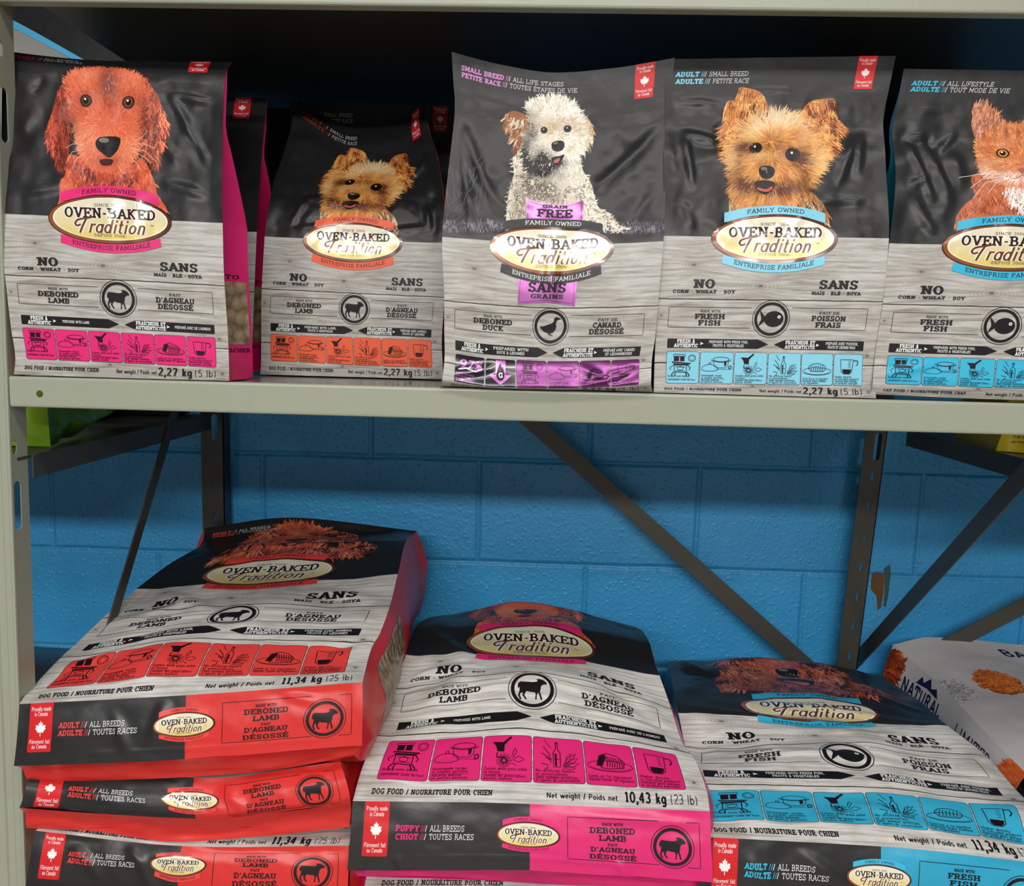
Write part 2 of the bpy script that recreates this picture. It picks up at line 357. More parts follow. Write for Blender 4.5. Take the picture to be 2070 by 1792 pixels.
def strokes(ch):
    if ch in _gs: return _gs[ch]
    out = []
    for st in filter(None, GL[ch][1].split('|')):
        if st[0] == '^': out.append(('ser', tuple(float(v)/100 for v in st[1:].split(',')))); continue
        pts = []
        for tk in st.split():
            if tk[0] == '@':
                cx, cy, rx, ry, a0, a1 = map(float, tk[1:].split(',')); n = max(4, int(abs(a1-a0)/24)+1); t = np.radians(np.linspace(a0, a1, n))
                pts += list(zip((cx+rx*np.cos(t))/100, (cy+ry*np.sin(t))/100))
            else: pts.append(tuple(float(v)/100 for v in tk.split(',')))
        out.append(('st', np.array(pts)))
    _gs[ch] = out; return out
ACC = {'\u0301': '-8,10 12,26', '\u0300': '8,10 -12,26', '\u0302': '-14,10 0,24|0,24 14,10', '\u0308': '-12,12 -12,22|12,12 12,22'}
def glyph(ch, w, wh, ser, sl):
    key = (ch, w, wh, ser, sl)
    if key in _gp: return _gp[key]
    d = unicodedata.normalize('NFD', ch) if len(ch) == 1 else ch
    base = d if ch in GL else d[0]; wid = GL[base][0]/100; pol = []
    for kind, p in strokes(base):
        if kind == 'ser':
            if ser <= 0: continue
            x, y = p; yy = y+(wh/2 if y < .5 else -wh/2); pol.append(offs(np.array([(x-ser-w*.5, yy), (x+ser+w*.5, yy)]), w, wh))
        else: pol.append(offs(p, w, wh))
    for a in (d[1:] if ch not in GL else ''):
        if a in ACC:
            for st in ACC[a].split('|'):
                q = np.array([tuple(float(v)/100 for v in t.split(',')) for t in st.split()]); q[:, 0] += wid/2; q[:, 1] += 1. if base.isupper() else .68
                pol.append(offs(q, w*.8, wh))
    if sl: pol = [tuple(np.stack([q[:, 0]+sl*q[:, 1], q[:, 1]], 1) for q in lr) for lr in pol]
    _gp[key] = (pol, wid); return _gp[key]
def text_polys(t, w, wh, ser, sl):
    x = 0.; out = []; tr = .02 + w*.35 + ser*.45
    for ch in t:
        pol, wid = glyph(ch, w, wh, ser, sl); out += [tuple(np.stack([q[:, 0]+x, q[:, 1]], 1) for q in lr) for lr in pol]; x += wid+tr
    return out, x-tr

# ------------------------------------------------------------------ artwork pieces
BLACK = C(26, 24, 25); WHITE = C(236, 236, 234); RED = C(206, 34, 40); CREAM = C(240, 230, 196); BROWN = C(92, 44, 24); DKB = C(52, 24, 18)
LAMB = [(-.78,-.12),(-.74,-.33),(-.62,-.43),(-.3,-.40),(.05,-.38),(.25,-.42),(.30,-.50),(.20,-.56),(.34,-.62),(.52,-.58),(.66,-.50),(.78,-.36),(.76,-.27),(.58,-.24),(.46,-.12),(.44,.08),(.40,.22),(.45,.40),(.52,.66),(.44,.70),(.36,.42),(.30,.26),(.24,.42),(.22,.68),(.14,.68),(.18,.40),(.14,.26),(-.1,.24),(-.3,.18),(-.38,.30),(-.42,.42),(-.28,.66),(-.36,.68),(-.52,.44),(-.50,.30),(-.58,.26),(-.66,.40),(-.56,.66),(-.64,.68),(-.76,.42),(-.68,.18),(-.66,-.10),(-.72,.02)]
DUCK = [(.72,-.5),(.52,-.58),(.40,-.64),(.27,-.58),(.22,-.46),(.22,-.33),(.1,-.2),(-.2,-.1),(-.45,.0),(-.74,.04),(-.66,.15),(-.62,.2),(-.45,.35),(-.2,.45),(-.1,.46),(-.14,.55),(.14,.62),(.18,.57),(.0,.53),(.03,.45),(.2,.4),(.35,.2),(.4,0),(.36,-.2),(.40,-.35),(.50,-.43)]
FISHP = list(map(tuple, ell(.18, 0, .64, .53, -162, 162, 30)))+[(-.84, .54), (-.64, 0), (-.80, -.60)]
LEAF = [(0,-1),(.17,-.68),(.36,-.77),(.29,-.28),(.52,-.54),(.58,-.40),(.88,-.46),(.76,-.12),(.92,-.02),(.50,.34),(.54,.50),(.06,.44),(.06,.95),(-.06,.95),(-.06,.44),(-.54,.50),(-.50,.34),(-.92,-.02),(-.76,-.12),(-.88,-.46),(-.58,-.40),(-.52,-.54),(-.29,-.28),(-.36,-.77),(-.17,-.68)]
def tr(p, cx, cy, k, ky=None): p = np.asarray(p, float); return np.stack([cx+p[:, 0]*k, cy+p[:, 1]*(k if ky is None else ky)], 1)

def badge(sh, par, org, cx, cy, rx, ry, acc, ink=BLACK, foil=FOIL, simple=False):
    k = rx/126.
    bp = Print(); bp.poly(ell(cx, cy, rx, ry, n=56), DKB, .62, h=4.5*max(k, .6))
    g = lambda V: BROWN+(C(150, 84, 40)-BROWN)*np.clip(.5-(V[:, 0:1]-cx)/rx*.7+(V[:, 1:2]-cy)/ry*.2, 0, 1)
    bp.poly(ell(cx, cy, rx*.985, ry*.96, n=56), g, .68, h=4.5*max(k, .6))
    bp.poly(ell(cx+1*k, cy-1*k, rx*.93, ry*.86, n=56), C(250, 246, 228), .74, h=4.5*max(k, .6))
    cr = lambda V: C(238, 230, 208)+(C(232, 208, 112)-C(238, 230, 208))*np.clip((V[:, 1:2]-cy)/ry*.75+.45, 0, 1)
    bp.poly(ell(cx+1*k, cy-1*k, rx*.905, ry*.83, n=56), cr, .80, h=4.5*max(k, .6))
    b = bp.build('brand_badge', sh, foil, par, org); tag(b, 'glossy oval brand badge, cream with brown rim')
    rb = Print()
    def arcband(s, y_in, y_out, ye_in, ye_out, w0):
        t = np.linspace(-1, 1, 41); a = np.stack([cx+t*w0, y_in+(ye_in-y_in)*t*t], 1); c = np.stack([cx+t*w0*(1.0 if s < 0 else 1.02), y_out+(ye_out-y_out)*t*t], 1)
        for q in range(5): rb.strip(a+(c-a)*q/5, a+(c-a)*(q+1)/5, acc, .56)
    arcband(-1, cy-ry*.98, cy-ry*1.36, cy-ry*.66, cy-ry*1.06, rx*.8)
    arcband(1, cy+ry*.95, cy+ry*1.36, cy+ry*.66, cy+ry*1.0, rx*.8)
    cu = lambda y0, amp: (lambda q: np.stack([q[:, 0], q[:, 1]+amp*((q[:, 0]-cx)/(rx*.8))**2], 1))
    tk = ink
    rb.text('FAMILY OWNED', cx-rx*.44, cx+rx*.46, cy-ry*1.09, 9*k, tk, .80, .13, .1, .07, curve=cu(0, ry*.30))
    rb.text('ENTREPRISE FAMILIALE', cx-rx*.62, cx+rx*.64, cy+ry*1.25, 9*k, tk, .80, .13, .1, .07, curve=cu(0, -ry*.36))
    rb.build('badge_ribbon', sh, INK, b, org)
    lt = Print()
    lt.text('·SINCE 2006·', cx-rx*.25, cx+rx*.25, cy-ry*.52, 6*k, C(60, 50, 40), .98, .14, .11, .05)
    lt.text('·DEPUIS 2006·', cx-rx*.27, cx+rx*.27, cy+ry*.70, 6*k, C(60, 50, 40), .98, .14, .11, .05)
    for c, w_, o_ in ((C(252, 250, 244), .42, .93), (DKB, .235, 1.12)):
        lt.text('OVEN-BAKED', cx-rx*.72, cx+rx*.74, cy-ry*.06, ry*.40, c, o_, w_, w_*.66, .1 if w_ < .3 else .16)
    cg = lambda f: C(140, 84, 30) if f else C(252, 250, 244)
    for c, w_, o_ in ((C(252, 250, 244), .34, .97), (C(110, 62, 26), .17, 1.18)):
        y0 = cy+ry*.55; h = ry*.56
        for st in ([(-.46, .23), (-.52, .285), (-.552, .19), (-.512, .05), (-.40, -.02), (-.33, -.05), (-.25, -.10)], [(-.365, -.02), (-.40, .14), (-.435, .32), (-.478, .57)]):
            q_ = np.array(st); q_ = pchip(np.arange(len(q_)), q_, np.linspace(0, len(q_)-1, 18)); lt.line(np.stack([cx+q_[:, 0]*rx, cy+q_[:, 1]*ry], 1), w_*h*.95, c, o_, w_*h*.8, step=3*k)
        lt.text('radition', cx-rx*.345, cx+rx*.56, y0, h, c, o_, w_*1.05, w_*.7, 0, .34)
    lt.text('TM', cx+rx*.66, cx+rx*.71, cy+ry*.2, 3*k, C(60, 40, 30), .98, .2, .16, 0)
    lt.build('badge_lettering', sh, foil, b, org)
    return b
def flag(sh, par, org, x0, y0, x1, y1, k=1.):
    f = Print(); f.poly(rrect(x0, y0, x1, y1, 2.5*k), RED, .35, h=6); o = f.build('flag_label', sh, INK, par, org); tag(o, 'red flag label with white maple leaf')
    cx = (x0+x1)/2; H = y1-y0; l = Print(); l.poly(tr(LEAF, cx, y0+H*.52, (x1-x0)*.25, H*.16), WHITE, .5, h=4); l.build('maple_leaf', sh, INK, o, org)
    t = Print()
    for s, y, w in (('Proudly made', .18, .84), ('in Canada', .28, .56), ('Fièrement fait', .84, .86), ('au Canada', .94, .62)):
        t.text(s, cx-(x1-x0)*w/2, cx+(x1-x0)*w/2, y0+H*y-H*.015, H*.085, WHITE, .5, .13, .11, 0)
    t.build('flag_lettering', sh, INK, o, org)
def emblem(sh, par, org, cx, cy, r, kind, ky=1.):
    p = Print(); e = lambda q: ell(cx, cy, r*q, r*q*ky, n=48)
    p.poly(e(1.), BLACK, .35, [e(.968)], h=0)
    p.poly(e(.89), BLACK, .35, [e(.74)], h=5)
    k = r*{'lamb': .78, 'duck': .82, 'fish': .80}[kind]
    if kind == 'lamb': p.poly(tr(LAMB, cx, cy, k, k*ky), BLACK, .36, h=6)
    if kind == 'duck': p.poly(tr(DUCK, cx, cy, k, k*ky), BLACK, .36, h=6)
    if kind == 'fish':
        p.poly(tr(FISHP, cx, cy, k, k*ky), BLACK, .36, h=6); p.poly(ell(cx+.52*k, cy-.14*k*ky, .11*k, .11*k*ky, n=14), WHITE, .45, h=0); p.poly(ell(cx+.52*k, cy-.14*k*ky, .045*k, .045*k*ky, n=10), BLACK, .52, h=0)
    p.build(kind+'_emblem', sh, INK, par, org)
CAPT = [('Slowly oven baked', '', 'Lentement cuite au four', ''), ('Homemade recipe', 'in smaller portions', 'Recette maison', 'en petites portions'), ('Contains whole grains milled', 'in-house', 'Contient des grains entiers', 'moulus maison'), ('No artificial flavors', 'or preservatives', 'Sans arômes artificiels', 'ni agents de conservation'), ('', 'Lamb as 1st ingredient', 'Agneau comme 1er ingrédient', ''), ('Higher density', 'vs extruded products', 'Densité plus élevée', 'vs produits extrudés')]
def tile(sh, par, org, i, x0, y0, x1, y1, col, fish=False, mat=INK, ink=None, edge=None):
    ink = C(34, 14, 20) if ink is None else ink; p = Print(); p.poly(rrect(x0-.7, y0-.7, x1+.7, y1+.7, 4.4), ink, .42, [rrect(x0, y0, x1, y1, 4)], h=5); p.poly(rrect(x0, y0, x1, y1, 4), col, .42, h=4.5)
    o = p.build('recipe_tile', sh, mat, par, org); W, H = x1-x0, y1-y0; d = Print(); w = .9
    T = lambda q: np.stack([x0+np.asarray(q, float)[:, 0]*W, y0+np.asarray(q, float)[:, 1]*H], 1)
    L = lambda q, ww=w: d.line(T(q), ww, ink, .75, step=6); B = lambda q: d.poly(T(q), ink, .75, h=7)
    E_ = lambda cx, cy, rx, ry, a0=0, a1=360, ww=w: L(np.vstack([ell(cx, cy, rx, ry, a0, a1, 22), ell(cx, cy, rx, ry, a0, a1, 22)[:1]]) if a1-a0 == 360 else ell(cx, cy, rx, ry, a0, a1, 18), ww)
    if i == 0:
        L([(.2,.08),(.57,.08),(.57,.14),(.2,.14),(.2,.08)], 1.2); B([(.22,.15),(.38,.15),(.38,.29),(.22,.29)]); B([(.41,.15),(.55,.15),(.55,.29),(.41,.29)])
        L([(.16,.32),(.74,.36)], 2.4); B([(.2,.36),(.7,.38),(.66,.42),(.22,.42)]); L([(.24,.40),(.24,.62),(.62,.64),(.62,.40)], 1.4); E_(.43, .51, .09, .06); L([(.28,.46),(.58,.47)]); L([(.28,.58),(.58,.59)])
        for a, b in ((.24, .16), (.3, .26), (.58, .62), (.62, .7)): L([(a,.62),(b,.70),(b+.02,.76)], 1.8)
        L([(.66,.4),(.74,.5),(.70,.56)], 1.6); L([(.2,.42),(.10,.50),(.14,.56)], 1.2); E_(.78, .19, .11, .1, ww=1.1); E_(.78, .19, .07, .065, ww=.6)
    if i == 1:
        E_(.63, .22, .24, .07, ww=1.); E_(.63, .22, .28, .09, 20, 160, .9); L([(.40,.25),(.42,.42),(.50,.48),(.76,.48),(.84,.42),(.86,.25)]); B([(.72,.30),(.80,.28),(.79,.40),(.74,.44)]); L([(.36,.22),(.32,.24),(.38,.28)]); L([(.9,.22),(.94,.24),(.88,.28)])
        E_(.29, .53, .25, .06, 0, 180); L(ell(.29, .53, .25, .15, 180, 360, 18)); E_(.29, .35, .035, .03); E_(.91, .47, .04, .05, ww=1.6); L([(.5,.52),(.9,.53)], .7)
    if i == 2:
        B([(.18,.15),(.50,.16),(.44,.22),(.44,.36),(.30,.36),(.26,.24)]); L([(.40,.20),(.58,.04)], 3.4); L([(.3,.38),(.28,.48),(.46,.48)], 1.6)
        for k in range(12): a = k*math.pi/6; L([(.44+.05*math.cos(a), .55+.05*math.sin(a)), (.44+.16*math.cos(a-.1), .55+.15*math.sin(a-.1)), (.44+.16*math.cos(a+.12), .55+.15*math.sin(a+.12)), (.44+.05*math.cos(a+.1), .55+.05*math.sin(a+.1))], .7)
        E_(.44, .55, .05, .045, ww=1.6); L([(.6,.45),(.66,.28),(.70,.36),(.62,.50)], 1.); L([(.62,.54),(.74,.46),(.86,.52),(.74,.58),(.62,.54)], .9); L([(.6,.6),(.7,.66)], .8)
    if i == 3:
        L([(.44,.12),(.50,.12)], 2.6); L([(.45,.14),(.45,.26),(.40,.34),(.40,.64),(.54,.64),(.54,.34),(.49,.26),(.49,.14)], 1.1); B([(.43,.36),(.47,.36),(.47,.62),(.43,.62)]); L([(.42,.48),(.52,.48)])
        for a, b, c_, e in ((.36,.5,.2,.22),(.34,.5,.16,.36),(.36,.56,.24,.44),(.30,.62,.16,.58),(.28,.64,.22,.7)): L([(a,b),((a+c_)/2+.03,(b+e)/2),(c_,e)], 1.1)
        for a, b, c_, e in ((.58,.62,.86,.34),(.6,.62,.9,.44),(.6,.64,.92,.56),(.62,.6,.76,.34),(.58,.66,.84,.66)): L([(a,b),((a+c_)/2-.02,(b+e)/2-.05),(c_,e),((a+c_)/2+.03,(b+e)/2+.03),(a,b)], .8)
        L([(.22,.05),(.26,.10),(.30,.18),(.36,.24)], .8)
    if i == 4:
        E_(.5, .56, .46, .12); E_(.5, .57, .40, .09, 0, 180, .7)
        if fish:
            L(np.vstack([ell(.5, .46, .28, .15, 170, 370, 16), [(.7,.56),(.3,.56),(.22,.44)]]), 1.1)
            for k in range(6): L([(.30+.07*k,.54),(.34+.07*k,.36)], .7); L([(.28+.08*k,.38),(.34+.07*k,.55)], .6)
        else:
            B([(.22,.56),(.28,.36),(.40,.28),(.44,.34),(.34,.58)]); L([(.28,.34),(.46,.26),(.66,.32),(.80,.44),(.78,.58),(.5,.62),(.3,.6)], 1.2)
            for k in range(7): L([(.40+.055*k,.32+.01*k),(.46+.05*k,.46+.01*k),(.44+.05*k,.58)], 1.2)
    if i == 5:
        L([(.22,.17),(.26,.56),(.34,.63),(.56,.63),(.64,.56),(.68,.17),(.22,.17)], 1.1); B([(.30,.48),(.62,.48),(.60,.57),(.54,.62),(.36,.62),(.31,.57)]); L([(.68,.20),(.82,.20),(.84,.30),(.78,.36)], 1.8)
        for k in range(5): L([(.5,.22+.05*k),(.60,.22+.05*k)], .7)
    cs = CAPT[i] if not (fish and i == 4) else ('', 'Fresh fish as 1st ingredient', 'Poisson frais comme', '1er ingrédient')
    for s, yy in zip(cs, (.755, .825, .905, .97)):
        if s: d.text(s, x0+W*.04, 0, y0+H*(yy+(.03 if (i in (0,) and yy < .9) else 0)), H*.062, ink, .75, .17, .13, 0, align='l', sx=min(.95, W*.93/(H*.062*len(s)*.7)))
    L([(.05,.85),(.78,.85)], .5)
    d.build('tile_drawing', sh, mat if mat is PFOIL else INK, o, org)

# ------------------------------------------------------------------ animals printed on the bags: fur in strokes of ink
class Fur(Print):
    def fur(s, region, n, ang, length, width, cols, off0=.55, span=.2, jit=.25, xf=None, cfun=None):
        reg = np.asarray(region, float); lo, hi = reg.min(0), reg.max(0); P = lo+(hi-lo)*rng.random((n*3, 2)); P = P[inpoly(P, reg)][:n]; n = len(P)
        if not n: return s
        if callable(ang): a = ang(P)
        elif isinstance(ang, tuple): a = np.arctan2(P[:, 1]-ang[1], P[:, 0]-ang[0])
        else: a = np.full(n, math.radians(ang))
        a = a+rng.normal(0, jit, n); L = length*(.6+.8*rng.random(n)); W = width*(.6+.8*rng.random(n)); d = np.stack([np.cos(a), np.sin(a)], 1); m = np.stack([-d[:, 1], d[:, 0]], 1)
        bend = rng.normal(0, .12, n)[:, None]*L[:, None]*m
        V = np.stack([P-m*W[:, None]*.3, P+m*W[:, None]*.3, P+d*L[:, None]*.5+m*W[:, None]*.5+bend*.4, P+d*L[:, None]*.5-m*W[:, None]*.5+bend*.4, P+d*L[:, None]+bend], 1)
        cols = np.asarray(cols); cl = (vnoise(P[:, 0]/(length*.55), P[:, 1]/(length*.55), len(s.V))+.5)*1.5-.25; ii = np.clip((cl+rng.normal(0, .12, n))*len(cols), 0, len(cols)-1).astype(int); c = cols[ii]
        if cfun is not None: c = cfun(P, c)
        c = c*(.88+.24*rng.random((n, 1))); c[:, 3] = 1
        K = np.repeat(c[:, None, :], 5, 1); K[:, 4, :3] *= 1.12
        V = V.reshape(-1, 2); V = xf(V) if xf else V
        F = []
        for i in range(n): b = 5*i; F += [(b, b+1, b+2, b+3), (b+3, b+2, b+4)]
        return s.add(V, F, K.reshape(-1, 4), np.repeat(off0+span*np.arange(n)/n, 5))
    def pp(s, p, col, off, xf, h=6.): return s.poly(xf(np.asarray(p, float)), col, off, h=h)
def smoothpoly(p, n=4):
    p = np.asarray(p, float); m = len(p); out = []
    for i in range(m):
        a, b, c, d = p[i-1], p[i], p[(i+1) % m], p[(i+2) % m]
        for t in np.arange(n)/n: out.append(.5*(2*b+(c-a)*t+(2*a-5*b+4*c-d)*t*t+(3*b-3*c+d-a)*t**3))
    return np.array(out)
def eye(f, xf, cx, cy, r, iris, off=.86, ry=None):
    ry = r if ry is None else ry
    f.pp(ell(cx, cy, r*1.35, ry*1.25, n=20), C(40, 18, 14), off, xf, 2.5); f.pp(ell(cx, cy, r, ry, n=20), iris, off+.06, xf, 2.5); f.pp(ell(cx, cy, r*.6, ry*.62, n=16), C(8, 6, 6), off+.12, xf, 2.5); f.pp(ell(cx-.15*r, cy-.3*ry, r*.22, ry*.22, n=10), C(250, 250, 250), off+.18, xf, 2.5)
def nose(f, xf, p, off=.88):
    q = smoothpoly(p, 3); f.pp(q, C(30, 22, 22), off, xf, 3); c = np.asarray(p).mean(0); s = np.ptp(q, axis=0)
    f.pp(ell(c[0]-.18*s[0], c[1]-.25*s[1], s[0]*.2, s[1]*.12, n=14), C(120, 112, 112), off+.08, xf, 2.5); f.pp(ell(c[0]+.2*s[0], c[1]+.12*s[1], s[0]*.09, s[1]*.1, n=10), C(6, 4, 4), off+.08, xf, 2.5); f.pp(ell(c[0]-.2*s[0], c[1]+.12*s[1], s[0]*.09, s[1]*.1, n=10), C(6, 4, 4), off+.08, xf, 2.5)
def whisk(f, xf, lines, col, w, off=.95):
    for l in lines: f.line(xf(np.array(l, float)), w, col, off, step=6)

def puppy(xf, k):
    f = Fur(); b1, b2, b3, dk, lt, md = C(222, 104, 72), C(206, 84, 56), C(230, 126, 88), C(104, 42, 36), C(242, 160, 118), C(172, 70, 50)
    body = smoothpoly([(520,1170),(500,1300),(462,1340),(450,1480),(470,1600),(1215,1600),(1190,1450),(1160,1320),(1080,1180),(1000,1230),(800,1250),(620,1170)])
    el = smoothpoly([(500,640),(440,700),(410,800),(380,880),(350,950),(350,1030),(380,1080),(420,1150),(450,1245),(480,1235),(510,1180),(525,1080),(525,980),(530,880),(550,800),(545,690)])
    er = smoothpoly([(1095,620),(1150,680),(1195,750),(1225,830),(1255,920),(1250,1030),(1210,1110),(1195,1200),(1180,1235),(1130,1180),(1085,1100),(1080,1000),(1090,900),(1100,800),(1090,700)])
    hd = smoothpoly([(490,640),(530,570),(620,525),(720,508),(830,506),(960,525),(1050,575),(1110,640),(1130,720),(1110,800),(1090,900),(1070,1000),(1055,1100),(1020,1180),(960,1240),(880,1272),(800,1268),(720,1235),(650,1190),(610,1130),(595,1050),(560,950),(540,880),(530,800),(510,720)])
    f.pp(body, b2, .32, xf); f.fur(body, 1800, 80, 52, 10, [md, b2, b1, b3, b2], .36, .08, .3, xf)
    f.fur(smoothpoly([(560,1190),(660,1220),(900,1300),(1000,1250),(1060,1330),(800,1420),(600,1350)]), 160, 100, 60, 14, [dk, md], .44, .03, .3, xf)
    f.pp(el, dk, .46, xf); f.fur(el, 1100, 88, 62, 8, [md, dk, b2, C(120, 48, 38)], .47, .06, .2, xf, lambda P, c: np.where((P[:, 0:1] < 420) | (P[:, 1:2] < 740), c*1.5, c*.8))
    f.pp(er, md, .46, xf); f.fur(er, 1100, 86, 62, 8, [md, dk, b2, b3, dk], .47, .06, .25, xf, lambda P, c: np.where(P[:, 0:1] > 1190, c*1.5, c*.8))
    f.pp(hd, b1, .54, xf)
    fl = lambda P: np.arctan2(P[:, 1]-930, (P[:, 0]-830)*.8)
    def shade(P, c):
        d = np.exp(-((P[:, 0]-825)/75)**2-((P[:, 1]-650)/160)**2)+.9*np.exp(-((P[:, 0]-565)/50)**2-((P[:, 1]-960)/110)**2)+.9*np.exp(-((P[:, 0]-1085)/40)**2-((P[:, 1]-900)/170)**2)+.55*np.exp(-((P[:, 0]-640)/60)**2-((P[:, 1]-770)/60)**2)+.55*np.exp(-((P[:, 0]-975)/60)**2-((P[:, 1]-780)/60)**2)+.6*np.exp(-((P[:, 0]-820)/110)**2-((P[:, 1]-1185)/40)**2)
        l = .6*np.exp(-((P[:, 0]-650)/130)**2-((P[:, 1]-1040)/110)**2)+.5*np.exp(-((P[:, 0]-980)/90)**2-((P[:, 1]-1100)/100)**2)+.35*np.exp(-((P[:, 0]-650)/120)**2-((P[:, 1]-580)/60)**2)+.3*np.exp(-((P[:, 0]-1020)/70)**2-((P[:, 1]-600)/60)**2)
        d = np.clip(d, 0, 1)[:, None]; l = np.clip(l, 0, 1)[:, None]; return (c*(1-d)+dk*d)*(1-l)+lt*l
    f.fur(hd, 5600, fl, 32, 7, [b1, b2, b3, b1], .56, .2, .16, xf, shade)
    eye(f, xf, 655, 770, 34, C(96, 50, 26)); eye(f, xf, 972, 780, 36, C(120, 66, 34))
    f.pp(smoothpoly([(760,1190),(810,1180),(860,1190),(850,1222),(810,1232),(770,1222)]), C(70, 26, 24), .86, xf, 3)
    nose(f, xf, [(725,1055),(760,1018),(860,1012),(910,1030),(905,1080),(880,1130),(830,1172),(780,1142),(735,1102)])
    wl = [[(640,1080),(560,1080),(510,1110)],[(640,1110),(560,1140),(515,1220)],[(650,1140),(590,1190),(560,1260)],[(1000,1080),(1090,1075),(1170,1110)],[(1000,1110),(1100,1130),(1190,1215)],[(1010,1130),(1090,1170),(1150,1220)],[(1020,1060),(1090,1020),(1120,980)],[(990,1160),(1050,1230),(1060,1260)],[(680,1170),(640,1240),(630,1300)],[(900,1230),(930,1280),(960,1290)]]
    whisk(f, xf, wl, C(240, 200, 160), .9*k); return f

def yorkie(xf, k):
    f = Fur(); g1, g2, g3, dk, lt, pal = C(226, 152, 76), C(196, 116, 56), C(240, 182, 102), C(98, 44, 22), C(248, 208, 142), C(234, 218, 180)
    body = smoothpoly([(660,1250),(610,1380),(600,1470),(640,1540),(1330,1540),(1415,1470),(1390,1360),(1340,1290),(1240,1220),(1100,1320)])
    el = smoothpoly([(570,790),(560,700),(600,640),(570,570),(600,490),(670,480),(690,385),(760,385),(860,420),(910,480),(928,560),(900,610),(830,660),(760,720),(650,790),(610,810)], 3)
    er = smoothpoly([(1190,620),(1220,540),(1290,490),(1400,480),(1460,488),(1465,540),(1430,630),(1510,655),(1495,745),(1450,755),(1470,825),(1440,890),(1380,920),(1300,820),(1230,720)], 3)
    hd = smoothpoly([(800,630),(900,590),(1000,585),(1100,600),(1190,620),(1260,700),(1330,800),(1390,900),(1370,1000),(1330,1080),(1280,1140),(1235,1200),(1180,1260),(1100,1330),(900,1350),(720,1330),(650,1250),(630,1190),(640,1080),(600,980),(585,900),(610,800),(690,700)])
    f.pp(body, C(150, 104, 62), .32, xf); f.fur(body, 700, 75, 90, 14, [C(190, 150, 100), C(120, 82, 52), C(214, 186, 150), C(84, 62, 50), g2], .36, .08, .25, xf)
    for e, an, cx in ((el, 215, 700), (er, -20, 1340)):
        f.pp(e, g2, .46, xf); f.fur(e, 1100, lambda P, s=cx: (np.where(P[:, 1] < 620, np.radians(100 if s < 1000 else 80), np.radians(140 if s < 1000 else 45))), 80, 8, [dk, g2, g1, C(176, 98, 50), g3], .48, .06, .16, xf)
    f.pp(hd, g1, .54, xf)
    fl = lambda P: np.arctan2(P[:, 1]-(930-120*(P[:, 1] < 900)), (P[:, 0]-950)*.9)
    def shade(P, c):
        G = lambda x, y, a, b: np.exp(-((P[:, 0]-x)/a)**2-((P[:, 1]-y)/b)**2)
        d = 1.3*G(790, 855, 95, 62)+1.3*G(1140, 925, 95, 75)+.55*G(920, 960, 90, 50)+1.1*G(1010, 1180, 220, 70)+.75*G(700, 980, 60, 150)+.75*G(1200, 1050, 60, 130)+.8*G(750, 1150, 110, 90)+.7*G(965, 830, 60, 60)
        l = .95*G(1000, 650, 170, 75)+.6*G(820, 740, 90, 60)+.6*G(1330, 960, 70, 160)+.5*G(650, 930, 50, 120)+.5*G(900, 920, 110, 30)+.4*G(1200, 760, 60, 90)
        d = np.clip(d, 0, 1)[:, None]; l = np.clip(l, 0, 1)[:, None]; tgt = np.where(P[:, 1:2] < 730, pal, lt); return (c*(1-d)+dk*d)*(1-l)+tgt*l
    f.fur(hd, 4600, fl, 66, 7, [g2, g1, g3, g1], .56, .22, .13, xf, shade)
    eye(f, xf, 825, 860, 38, C(24, 16, 14)); eye(f, xf, 1122, 915, 46, C(24, 16, 14))
    f.pp(smoothpoly([(805,1150),(900,1128),(975,1150),(965,1200),(905,1248),(840,1220)]), C(34, 16, 14), .86, xf, 3); f.pp(smoothpoly([(835,1190),(900,1205),(955,1180),(945,1212),(900,1226),(850,1214)]), C(200, 92, 86), .9, xf, 3)
    nose(f, xf, [(848,1040),(880,1012),(945,1012),(978,1045),(965,1095),(915,1118),(865,1100)]); return f

